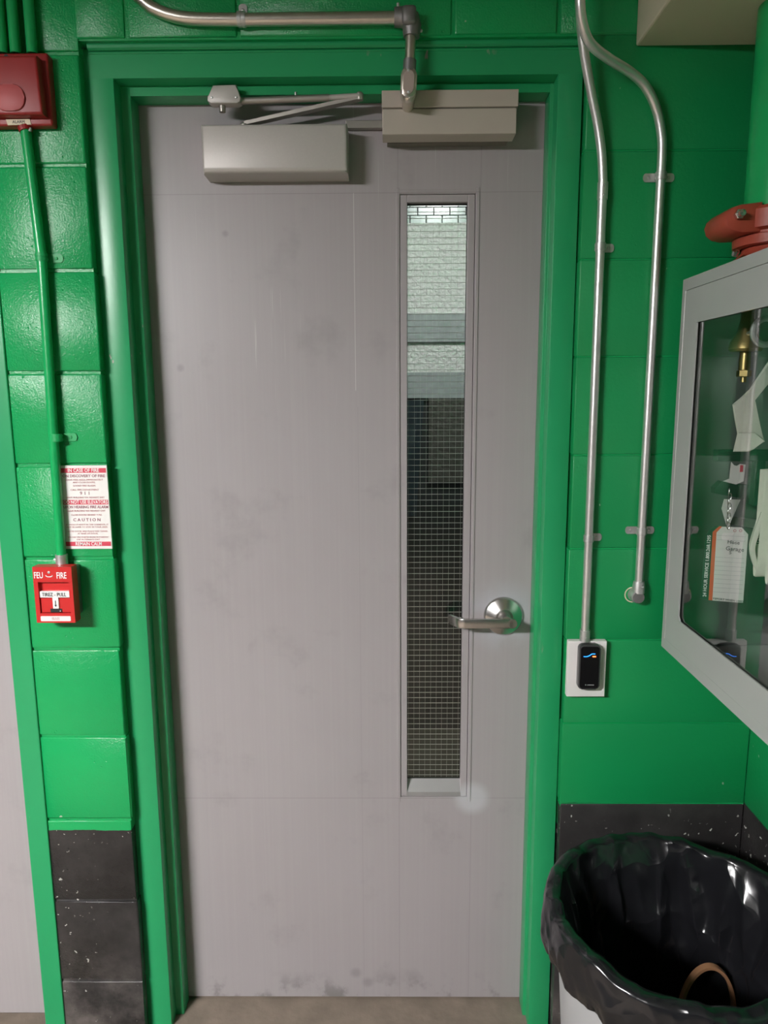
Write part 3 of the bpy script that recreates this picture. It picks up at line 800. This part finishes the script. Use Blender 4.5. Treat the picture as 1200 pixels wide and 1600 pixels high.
bm = B(); lathe(bm, [(.0026, 0), (.0026, .0012), (.0012, .0014), (.0012, .0002), (0, .0002)], (fx(.42), fy, fz(.095)), (0, -1, 0), 14); obj('key_lock', bm, M_ZINC, ps)
bm = B(); prism(bm, round_rect(fx(.50), fz(.925), FW*.78, FH*.09, .002, fy - .0006), (0, .0008, 0)); lbp = obj('label_plate', bm, M_WHITE, ps)
text(lbp, 'FIRE ALARM', (fx(.5), fy - .0008, fz(.912)), .0032, M_SIGNPINK)
text(lbp, 'AVERTISSEUR', (fx(.5), fy - .0008, fz(.938)), .0028, M_SIGNPINK)
bm = B(); tube(bm, [P(96, 866, y=gy), P(97, 884, y=gy)], .0125, 16); lathe(bm, [(.0028, 0), (.0028, .012), (0, .013)], P(93, 876, y=gy), (-1, 0, .3), 10)
obj('connector', bm, M_ZINC, ps, smooth=True)

# ================================================================ HOSE CABINET (on the right wall)
XF = .57                                             # cabinet face plane
cf = P(1069, 437, x=XF); cbm = P(1032, 1008, x=XF)
CY1 = (cf.y + cbm.y)/2; CY0 = CY1 - .62              # far and near edge
CZ1 = cf.z; CZ0 = cbm.z
hcab = thing('fire_hose_cabinet', 'grey steel fire hose cabinet with a glazed door on the side wall', 'cabinet', (XC, CY1, CZ0))
th_ = .0025
bm = B()
box(bm, XF + .001, XC - .0005, CY1 - th_, CY1, CZ0, CZ1); box(bm, XF + .001, XC - .0005, CY0, CY0 + th_, CZ0, CZ1)
box(bm, XF + .001, XC - .0005, CY0, CY1, CZ0, CZ0 + th_); box(bm, XF + .001, XC - .0005, CY0, CY1, CZ1 - th_, CZ1)
obj('body', bm, M_CAB, hcab)
obj('back_panel', bbox(XC - .004, XC - .0008, CY0 + .003, CY1 - .003, CZ0 + .003, CZ1 - .003), M_CABIN, hcab)
bm = B(); box(bm, XF + .006, XC - .004, CY1 - .005, CY1 - .0026, CZ0 + .003, CZ1 - .003)
obj('side_lining', bm, M_CABIN, hcab)
obj('top_lining', bbox(XF + .006, XC - .004, CY0 + .003, CY1 - .005, CZ1 - .005, CZ1 - .0026), M_CABIN, hcab)
tr = .022
bm = B()
for a in ((CY1 - tr*.8, CY1, CZ0, CZ1), (CY0, CY0 + tr, CZ0, CZ1), (CY0 + tr, CY1 - tr*.8, CZ0, CZ0 + tr), (CY0 + tr, CY1 - tr*.8, CZ1 - tr, CZ1)):
    box(bm, XF, XF + .003, a[0], a[1], a[2], a[3])
obj('trim_flange', bm, M_CAB, hcab)
# glazed door, outline measured from the photo
dy1 = CY1 - tr*.8 - .0015; dy0 = CY0 + tr + .0015; dz0 = CZ0 + tr + .0015; dz1 = CZ1 - tr - .0015
wy1 = (P(1092, 503, x=XF).y + P(1060, 940, x=XF).y)/2; wz1 = P(1092, 503, x=XF).z; wz0 = (P(1064, 972, x=XF).z + P(1200, 1080, x=XF).z)/2; wy0 = CY0 + .10
bm = B()
for a in ((wy1, dy1, dz0, dz1), (dy0, wy0, dz0, dz1), (wy0, wy1, dz0, wz0), (wy0, wy1, wz1, dz1)):
    box(bm, XF - .0015, XF + .0015, a[0], a[1], a[2], a[3])
# chamfered lower corner
prism(bm, [(XF - .0015, wy1 + .001, wz0 - .001), (XF - .0015, wy1 - .010, wz0 - .001), (XF - .0015, wy1 + .001, wz0 + .010)], (.003, 0, 0))
bmesh.ops.remove_doubles(bm, verts=bm.verts[:], dist=.00005)
cdoor = obj('door', bm, M_CAB, hcab)
bm = B(); tube(bm, [(XF - .001, dy1 + .001, dz0), (XF - .001, dy1 + .001, dz1)], .0016, 8)
k = 0; z_ = dz0 + .004
hg = obj('hinge', bm, M_ZINC, cdoor)
bm = B(); xg = XF + .0035
bm.faces.new([bm.verts.new(p) for p in ((xg, wy0 - .008, wz0 - .008), (xg, wy1 + .008, wz0 - .008), (xg, wy1 + .008, wz1 + .008), (xg, wy0 - .008, wz1 + .008))])
obj('glazing', bm, M_CABGLASS, cdoor)
bm = B(); box(bm, XF - .02, XF - .001, CY0 + .05, CY0 + .06, 1.33, 1.43, bev=.003); obj('handle', bm, M_STEEL, cdoor)

# inside: valve, hose on its rack, tag
vx, vd = .665, 1.335
vy = vd - 1.5
def C(u_, v_, y_=vy): return P(u_, v_, y=y_)
vb = C(1165, 548)
vt = thing('hose_valve', 'aged brass hose valve inside the glazed cabinet', 'valve', tuple(C(1165, 598)))
vxx = vb.x
def vz(v_): return C(1165, v_).z
bm = B(); lathe(bm, [(.010, vz(478)), (.012, vz(500)), (.016, vz(518)), (.027, vz(535)), (.029, vz(545)), (.026, vz(549)), (.012, vz(550))], (vxx, vy, 0), (0, 0, 1), 28)
obj('bonnet', bm, M_BRASS, vt, smooth=True)
bm = B(); lathe(bm, [(.009, vz(549)), (.010, vz(563)), (.010, vz(578)), (.0075, vz(580))], (vxx, vy, 0), (0, 0, 1), 20); obj('stem', bm, M_BRASS, vt, smooth=True)
bm = B(); lathe(bm, [(.0125, vz(579)), (.0125, vz(588)), (.010, vz(589))], (vxx, vy, 0), (0, 0, 1), 6, cap=True); obj('nut', bm, M_BRASS, vt)
bm = B(); lathe(bm, [(.005, vz(588)), (.005, vz(597)), (0, vz(598))], (vxx, vy, 0), (0, 0, 1), 14); obj('spindle_tip', bm, M_BRASS, vt)
rc_ = P(1197, 518, y=-.24)
bm = B(); tor = []
for k in range(29):
    an = 2*math.pi*k/28; tor.append((rc_.x + .022*math.cos(an), -.24, rc_.z + .022*math.sin(an)))
tube(bm, tor, .0055, 10, cap=False); tube(bm, [(vxx, vy, vz(522)), (rc_.x - .02, -.24, rc_.z)], .004, 8)
obj('hand_wheel', bm, M_ZINC, vt, smooth=True)

def ribbon(bm, pts, wdir, wd, th_r=.004):
    """flat hose through pts, width along wdir"""
    pts = smooth_path(pts, 6); wdir = Vector(wdir).normalized(); n = len(pts); rings = []
    for i, p in enumerate(pts):
        t_ = (pts[min(i+1, n-1)] - pts[max(i-1, 0)]).normalized(); nn = t_.cross(wdir).normalized()
        ring = []
        for (a, b) in ((-1, 0), (-.9, 1), (0, 1.25), (.9, 1), (1, 0), (.9, -1), (0, -1.25), (-.9, -1)):
            ring.append(bm.verts.new(p + wdir*a*wd*.5 + nn*b*th_r*.5))
        rings.append(ring)
    for i in range(n - 1):
        for k in range(8): bm.faces.new([rings[i][k], rings[i][(k+1) % 8], rings[i+1][(k+1) % 8], rings[i+1][k]])
    bm.faces.new(rings[0]); bm.faces.new(list(reversed(rings[-1])))
hs = thing('fire_hose', 'pale canvas fire hose hanging in folds inside the glazed cabinet', 'hose', tuple(P(1185, 905, y=-.26)))
hy = -.235
# the loose turn coming off the valve: folded flat sheets
def hp(u_, v_, y_=hy): return tuple(P(u_, v_, y=y_))
bm = B()
prism(bm, [hp(1205, 560), hp(1174, 610), hp(1146, 632), hp(1150, 655), hp(1154, 680), hp(1196, 690), hp(1188, 665), hp(1178, 625), hp(1210, 590)], (0, .006, 0), bev=.002)
obj('upper_turn', bm, M_HOSE, hs, smooth=True)
bm = B()
prism(bm, [hp(1154, 676, hy - .006), hp(1180, 676, hy - .006), hp(1197, 690, hy - .02), hp(1176, 701, hy - .012), hp(1172, 706, hy - .012), hp(1147, 706, hy - .006)], (0, .006, 0), bev=.002)
obj('folded_flap', bm, M_HOSE, hs, smooth=True)
ff = [(-.262, 1189, 904), (-.285, 1196, 908), (-.315, 1207, 905), (-.345, 1218, 908), (-.375, 1230, 904), (-.405, 1240, 906), (-.435, 1250, 904)]
for i, (y_, u_, v_) in enumerate(ff):
    bt = P(1190 + 0*u_, v_, y=-.265); xh = .670 + (.010 if i % 2 else 0)
    bm = B(); z0_ = bt.z + R.uniform(-.006, .006); z1_ = P(1190, 742, y=-.27).z + R.uniform(-.01, .01)
    ribbon(bm, [(xh, y_ + .009, z1_), (xh, y_ + .008, (z0_ + z1_)/2), (xh, y_ + .007, z0_ + .02), (xh, y_ + .001, z0_), (xh, y_ - .006, z0_ + .02), (xh, y_ - .007, (z0_ + z1_)/2), (xh, y_ - .008, z1_)], (1, 0, .05), .058)
    obj('fold', bm, M_HOSE, hs, smooth=True, angle=60)
# side bight of the hose seen below the rack
bm = B(); ribbon(bm, [hp(1192, 800, -.25), hp(1180, 835, -.25), hp(1175, 858, -.25), hp(1183, 884, -.25), hp(1196, 880, -.25)], (.4, 1, 0), .03, .008)
obj('bight', bm, M_HOSE, hs, smooth=True, angle=60)
text(hs, '6', P(1184, 846, y=-.262), .016, M_INK)

rk = thing('hose_rack', 'dark green hose rack arms inside the glazed cabinet', 'rack', tuple(P(1150, 790, y=-.20)))
ry = -.160
a = P(1121, 703, y=ry); b = P(1172, 721, y=ry)
bm = B(); box(bm, a.x, b.x + .06, ry, ry + .018, b.z, a.z, bev=.002); obj('upper_arm', bm, M_RACK, rk)
a2 = P(1117, 758, y=ry); b2 = P(1165, 778, y=ry)
bm = B(); prism(bm, [tuple(P(1117, 762, y=ry)), tuple(P(1128, 752, y=ry)), tuple(P(1170, 758, y=ry)), tuple(P(1163, 780, y=ry)), tuple(P(1117, 771, y=ry))], (.0, .018, 0), bev=.001); obj('lower_arm', bm, M_RACK, rk)
bm = B(); box(bm, b.x + .012, b.x + .03, ry + .002, ry + .016, P(1165, 790, y=ry).z, b.z + .002); box(bm, b.x + .02, XC - .0045, ry + .002, ry + .016, b.z, b.z + .012); obj('upright', bm, M_RACK, rk)
bm = B(); prism(bm, [tuple(P(*c, y=ry - .004)) for c in ((1143, 722), (1147, 727), (1152, 728), (1157, 725), (1165, 726), (1162, 752), (1150, 757), (1130, 752), (1140, 748))], (0, .002, 0))
rl = obj('instruction_label', bm, M_PAPER, rk); rl['label'] = 'white printed label on the rack'
obj('label_mark', bbox(P(1157, 727, y=ry - .005).x, P(1161.5, 727, y=ry - .005).x, ry - .005, ry - .003, P(1160, 737, y=ry).z, P(1160, 726.5, y=ry).z), M_SIGNRED, rl)
bm = B(); prism(bm, [tuple(P(*c, y=ry - .003)) for c in ((1132, 780), (1157, 781), (1137, 826), (1128, 795))], (0, .002, 0)); obj('paper_strip', bm, M_PAPER, rk)
bm = B(); prism(bm, [tuple(P(*c, y=-.15)) for c in ((1146, 808), (1190, 813), (1184, 826), (1142, 820))], (0, .01, 0)); obj('clamp', bm, M_ZINC, rk)

# service tag facing out through the glass
tg_o = P(1136, 882, y=-.185)
cam_h = Vector((CAM.x - tg_o.x, CAM.y - tg_o.y, 0)).normalized()
nd = (cam_h * .55 + Vector((0, -1, 0)) * .45).normalized()
xd = Vector((-nd.y, nd.x, 0)).normalized()
zd = Vector((0, 0, 1))
# lean slightly like the photo
xd2 = (xd * math.cos(-.055) + zd * math.sin(-.055)); zd2 = (zd * math.cos(-.055) - xd * math.sin(-.055))
tg = thing('service_tag', 'white service tag with an orange stripe hung inside the cabinet', 'tag', tuple(tg_o))
def rayhit(u_, v_, d=0.0):
    c = Vector((u_ - 600, v_ - 800, FPX)); r_ = Vector((xv.dot(c), yv.dot(c), -dv.dot(c)))
    n_ = xd2.cross(zd2); o_ = tg_o - n_*0
    t_ = (o_ - CAM).dot(n_) / r_.dot(n_); return CAM + r_*t_
nrm = xd2.cross(zd2)
if nrm.dot(CAM - tg_o) < 0: nrm = -nrm
def tagpoly(px, lift, t_=.0004):
    bm = B(); prism(bm, [tuple(rayhit(*c) + nrm*lift) for c in px], nrm * t_); return bm
obj('card', tagpoly([(1113, 938), (1161, 942), (1169, 835), (1159, 824), (1128, 823), (1119, 832)], 0), M_PAPER, tg)
obj('orange_stripe', tagpoly([(1107, 937.5), (1113, 938), (1119.5, 832), (1128, 823), (1124, 822), (1113.5, 831)], .0001), M_ORANGE, tg)
gs = obj('green_edge', tagpoly([(1094, 935), (1107, 937.5), (1113.5, 831), (1124, 822), (1117, 822), (1108, 828), (1103, 836)], 0), M_TAGGREEN, tg)
dir_up = (rayhit(1109, 836) - rayhit(1101.5, 932)); L_ = dir_up.length
o = text(gs, '24 HOUR SERVICE 1.800.268.1295', (rayhit(1108.5, 834) + rayhit(1100.5, 934))/2 + nrm*.0010, .0085, M_WHITEINK, xd=dir_up, zd=nrm.cross(dir_up), bold=.0002)
vs = o.data.vertices; dn = dir_up.normalized(); pr = [v_.co.dot(dn) for v_ in vs]; c_ = (max(pr) + min(pr))/2; k_ = L_ / (max(pr) - min(pr))
for v_, p_ in zip(vs, pr): v_.co += dn * ((p_ - c_)*(k_ - 1))
text(tg, 'Hose', rayhit(1146, 847.5) + nrm*.0010, .010, M_INK, xd=xd2, zd=zd2)
text(tg, 'Garage', rayhit(1148, 858) + nrm*.0010, .011, M_INK, xd=xd2, zd=zd2)
text(tg, '5', rayhit(1141, 863.5) + nrm*.0010, .009, M_INK, xd=xd2, zd=zd2)
text(tg, 'REPORT WHEN USED', rayhit(1137.5, 937.5) + nrm*.0010, .0055, M_INK, xd=xd2, zd=zd2)
bm = B()
for k in range(14):
    v_ = 836 + k*6.8
    if 845 < v_ < 866: continue
    a = rayhit(1120 - k*.42, v_); b = rayhit(1165 - k*.42, v_ + 2.6); prism(bm, [tuple(a + nrm*.0006), tuple(b + nrm*.0006), tuple(b + nrm*.0006 - zd2*.0005), tuple(a + nrm*.0006 - zd2*.0005)], nrm*.0002)
obj('ruled_lines', bm, simple('grey_rule', (.45, .45, .46), .6, var=0), tg)['kind'] = 'stuff'
bm = B()
for u_ in (1148, 1157): lathe(bm, [(.0028, .0004), (.0016, .0004)], rayhit(u_, 829) + nrm*.0008, nrm, 12)
obj('stamp', bm, M_SIGNPINK, tg)
bm = B(); pts = [rayhit(1140, 770) , rayhit(1136, 785), rayhit(1139, 800), rayhit(1138, 815), rayhit(1136, 830)]
for i in range(8):
    a = Vector(rayhit(1139.5 - .4*i + (1 if i % 2 else -1), 768 + 7.6*i) + nrm*.002)
    loop = []
    for k in range(13):
        an = 2*math.pi*k/12
        e1_ = xd2 if i % 2 else nrm
        loop.append(a + e1_*math.cos(an)*.0028 + zd2*math.sin(an)*.0062)
    tube(bm, loop, .0008, 6, cap=False)
obj('chain', bm, M_STEEL, tg, smooth=True)

# ---------------------------------------------------------------- standpipe and grooved coupling
sx_, sy_ = .690, -.150
st = thing('standpipe', 'thick green painted standpipe with a red coupling above the cabinet', 'pipe', (sx_, sy_, CZ1))
cz = P(1165, 350, y=sy_).z
bm = B(); lathe(bm, [(.057, CZ1 + .06), (.057, zb_)], (sx_, sy_, 0), (0, 0, 1), 48); obj('pipe', bm, M_GREENPIPE, st, smooth=True)
zc1 = P(1165, 322, y=sy_ - .04).z; zc0 = P(1165, 381, y=sy_ - .04).z
hcz = zc1 - zc0
bm = B()
lathe(bm, [(.058, zc0), (.071, zc0 + .001), (.072, zc0 + hcz*.26), (.066, zc0 + hcz*.30), (.066, zc0 + hcz*.36), (.077, zc0 + hcz*.42), (.077, zc1 - hcz*.10), (.072, zc1), (.058, zc1)], (sx_, sy_, 0), (0, 0, 1), 48)
cpl = obj('coupling', bm, M_COUP, st, smooth=True, angle=30); cpl['label'] = 'red grooved pipe coupling'
# bolt ears left and right, following the split line of the housing
zm = zc0 + hcz*.66; eh = hcz*.36
earx = P(1129, 352, y=sy_ - .035).x
dxe = Vector((sx_ - earx, 0, 0)).length
for sgn in (-1, 1):
    bm = B()
    ep = [(.05, -1.0), (dxe - .030, -1.05), (dxe - .014, -.9), (dxe - .004, -.55), (dxe, 0), (dxe - .003, .45), (dxe - .012, .85), (dxe - .026, 1.05), (.05, 1.25)]
    prism(bm, [(sx_ + sgn*a_, sy_ - .045, zm + eh*b_) for a_, b_ in ep], (0, .09, 0), bev=.005)
    obj('ear', bm, M_COUP, cpl, smooth=True, angle=40)
    bm = B(); bx_ = sx_ + sgn*(dxe - .021); bz_ = zm + eh*.25
    lathe(bm, [(.0085, 0), (.0085, .008), (.007, .009), (0, .009)], (bx_, sy_ - .045, bz_), (0, -1, 0), 6)
    lathe(bm, [(.0055, .008), (.0055, .018), (0, .0195)], (bx_, sy_ - .045, bz_), (0, -1, 0), 14)
    obj('bolt', bm, M_STEEL, cpl, smooth=True, angle=30)
zf = CZ1 + .001
bm = B(); lathe(bm, [(.055, zc0 + .004), (.056, zc0 - .006), (.064, (zc0 + zf)/2 + .004), (.085, zf + .008), (.088, zf + .001), (.0, zf + .0005)], (sx_, sy_, 0), (0, 0, 1), 48)
obj('reducer', bm, M_COUP, st, smooth=True, angle=40)
bm = B(); lathe(bm, [(.006, 0), (.006, .008), (0, .010)], P(1148, 399, y=sy_ - .03), (0, -.6, .8), 8); obj('bolt', bm, M_STEEL, st)

# ================================================================ BIN
bc = Vector((.515, -.335)); rimz = .60; rr_ = .222
bn = thing('waste_bin', 'round grey plastic waste bin under the hose cabinet', 'bin', (bc.x, bc.y, 0))
bm = B(); lathe(bm, [(0, .004), (.165, .004), (.170, 0), (.176, .01), (rr_ - .012, rimz - .05), (rr_ - .004, rimz - .045), (rr_ - .002, rimz - .008), (rr_ - .008, rimz - .004), (rr_ - .014, rimz - .01), (.168, .02), (0, .02)], (bc.x, bc.y, 0), (0, 0, 1), 72)
obj('body', bm, M_CAN, bn, smooth=True)
# liner: inside wall, over the rim, skirt
seg = 300
bm = B(); rings = []
def nz(x_, y_, z_, s_=1): return noise.noise(Vector((x_*s_, y_*s_, z_*s_)))
prof = []
for k in range(5): prof.append(('floor', k/4))
for k in range(40): prof.append(('in', k/39))
for k in range(1, 7): prof.append(('rim', k/6))
for k in range(1, 13): prof.append(('out', k/12))
for kind, f in prof:
    ring = []
    for j in range(seg):
        th = 2*math.pi*j/seg; cx_, sx2 = math.cos(th), math.sin(th)
        rim_lift = .010*nz(cx_*1.7 + 4, sx2*1.7, 0) + .006*nz(cx_*6, sx2*6, 2)
        if kind == 'floor':
            r_ = .165*f; z_ = .27 + .02*nz(cx_*r_*20, sx2*r_*20, 5)
        elif kind == 'in':
            rc2 = .168 + (rr_ - .014 - .168)*((.27 + .33*f) - .02)/(rimz - .03)
            r_ = rc2 - .022*(1 - f**6) - .004
            z_ = .27 + (rimz + .004 - .27)*f
            amp = .020*math.sin(math.pi*min(1, f*1.02))**.6
            # creases hanging from the rim plus broad sags
            vo = noise.voronoi(Vector((cx_*2.6 + z_*1.5, sx2*2.6 - z_, z_*4.5)))[0]
            cre = .55 - min(1.0, (vo[1] - vo[0])*2.2)          # sharp creases between slack facets
            r_ += max(-.034, min(.016, amp*(.9*nz(cx_*2.4, sx2*2.4, z_*3.0 + 7) - 1.1*cre*min(1, f*1.6))))
            z_ += rim_lift*f
        elif kind == 'rim':
            a = math.pi*f
            r_ = rr_ - .018 + .014 - .014*math.cos(a) + .003*nz(cx_*9, sx2*9, 1)
            z_ = rimz + .004 + .007*math.sin(a) + rim_lift
        else:
            hem = .085 + .030*nz(cx_*1.3 + 9, sx2*1.3, 0) + .012*nz(cx_*5, sx2*5, 3)
            r_ = rr_ + .010 + .010*math.sin(math.pi*f*.8) + f*(.011*nz(cx_*7, sx2*7, f*1.5) + .006*nz(cx_*16, sx2*16, f*2)) - .004*f
            r_ = max(r_, rr_ + .0015)
            z_ = rimz + .004 + rim_lift*(1 - f) - hem*f
        ring.append(bm.verts.new((bc.x + cx_*r_, bc.y + sx2*r_, z_)))
    rings.append(ring)
for i in range(len(rings) - 1):
    for j in range(seg): bm.faces.new([rings[i][j], rings[i][(j+1) % seg], rings[i+1][(j+1) % seg], rings[i+1][j]])
liner = tag(obj('bin_liner', bm, M_BAG, org=(bc.x, bc.y, .27), smooth=True, angle=70), 'crumpled glossy black liner bag folded over the waste bin rim', 'bin bag')
# brown paper hoop lying in the liner
hb = P(1105, 1545, y=-.27)
w2 = (P(1150, 1560, y=-.27).x - P(1061, 1560, y=-.27).x)/2; cxh = (P(1150, 1560, y=-.27).x + P(1061, 1560, y=-.27).x)/2; zt2 = P(1105, 1510, y=-.27).z
hh_ = zt2 - .282
bm = B(); hoop = []
for k in range(25):
    an = math.pi*k/24; hoop.append(Vector((cxh + w2*math.cos(an)*(1 - .0*k), -.27, .282 + hh_*math.sin(an)**.8)))
rings = []
for i, p in enumerate(hoop):
    t_ = (hoop[min(i+1, 24)] - hoop[max(i-1, 0)]).normalized(); n_ = t_.cross(Vector((0, 1, 0))).normalized()
    rings.append([bm.verts.new(p + n_*a + Vector((0, b, 0))) for a, b in ((-.003, -.006), (.003, -.006), (.003, .006), (-.003, .006))])
for i in range(24):
    for k in range(4): bm.faces.new([rings[i][k], rings[i][(k+1) % 4], rings[i+1][(k+1) % 4], rings[i+1][k]])
bm.faces.new(rings[0]); bm.faces.new(list(reversed(rings[-1])))
tag(obj('paper_hoop', bm, M_BROWN, org=(cxh, -.27, .282), smooth=True), 'brown paper hoop lying inside the black bin liner', 'paper loop')

# ================================================================ ROOM BEHIND THE DOOR
YB = 1.6
tz = P(680, 350, y=YB).z
zz = lambda v_: P(680, v_, y=YB).z
wf = tag(obj('wall_far', bbox(-.8, 1.2, YB, YB + .1, 0, LCEIL), M_DARKWALL), 'far wall of the stair lobby seen through the narrow window', 'wall', kind='structure')
obj('plaster_panel', bbox(-.8, 1.2, YB - .02, YB, zz(491), tz), M_PLASTER, wf)
obj('grey_ledge', bbox(-.8, 1.2, YB - .035, YB, zz(535), zz(491)), M_GREYBAND, wf)
obj('plaster_panel', bbox(-.8, 1.2, YB - .02, YB, zz(582), zz(535)), M_PLASTER, wf)
obj('grey_ledge', bbox(-.8, 1.2, YB - .025, YB, zz(622), zz(582)), M_GREYBAND, wf)
xs2 = P(669, 680, y=YB).x
obj('stone_panel', bbox(xs2, 1.2, YB - .03, YB, zz(752), zz(622)), M_STONE, wf)
# running-bond tiles at the top
th2 = (zz(318) - tz)/2.55; tw = P(693, 340, y=YB).x - P(668, 340, y=YB).x
x00 = P(637, 340, y=YB).x
for rr2 in range(3):
    z0_ = tz + th2*rr2
    for k in range(-4, 10):
        xx = x00 + tw*(k + (.14 if rr2 % 2 == 0 else -.38))
        obj('tile', bbox(xx + .0015, xx + tw - .0015, YB - .012, YB, z0_ + .001, z0_ + th2 - .001, bev=.0012, seg=1), M_TILE, wf)
tag(obj('wall_lobby', bbox(-.9, -.8, .2, YB + .1, 0, LCEIL), M_DARKWALL), 'dark side wall of the stair lobby', 'wall', kind='structure')
tag(obj('wall_lobby', bbox(1.2, 1.3, .2, YB + .1, 0, LCEIL), M_DARKWALL), 'dark side wall of the stair lobby', 'wall', kind='structure')
tag(obj('floor_lobby', bbox(-.8, 1.2, .2, YB, 0.0, .006), M_VFLOOR), 'dull olive floor of the stair lobby behind the door', 'floor', kind='structure')
# hanging dark sheet seen at the left of the window
bm = B(); n_ = 14; rows = []
sx0_ = P(620, 700, y=1.45).x; sx1_ = P(664, 700, y=1.45).x; s1 = P(650, 625, y=1.45).z; s0 = P(650, 815, y=1.45).z
for lay in (0, .004):
    for i in range(n_ + 1):
        rows.append([bm.verts.new((sx0_ - .25 + (sx1_ - sx0_ + .25 - .03*(j/10))*i/n_ , 1.575 + lay + .018*math.sin(i*1.3 + j*.3), s1 - (s1 - s0)*j/10)) for j in range(11)])
for b0 in (0, n_ + 1):
    for i in range(n_):
        for j in range(10): bm.faces.new([rows[b0+i][j], rows[b0+i+1][j], rows[b0+i+1][j+1], rows[b0+i][j+1]])
tag(obj('hanging_sheet', bm, M_CLOTH, org=((sx0_+sx1_)/2, 1.575, s1), smooth=True), 'dark blue sheet hanging behind the window glass', 'sheet')
lp = thing('ceiling_light', 'small ceiling light in the lobby behind the door', 'light', (.27, .47, LCEIL))
obj('housing', bbox(.17, .37, .37, .57, LCEIL - .03, LCEIL, bev=.004), M_WHITE, lp)
obj('diffuser', bbox(.19, .35, .39, .55, LCEIL - .06, LCEIL - .03, bev=.004), M_VLAMP, lp)

# ================================================================ STRIP LIGHT (garage side, left of the viewer)
Lx, Ly = -1.80, -2.30
sl = thing('strip_light', 'long white ceiling strip light away from the doors', 'light', (Lx, Ly, CEIL))
obj('housing', bbox(Lx - .48, Lx + .48, Ly - .15, Ly + .15, CEIL - .05, CEIL, bev=.006), M_WHITE, sl)
obj('diffuser', bbox(Lx - .46, Lx + .46, Ly - .13, Ly + .13, CEIL - .065, CEIL - .05, bev=.004), M_LAMP, sl)
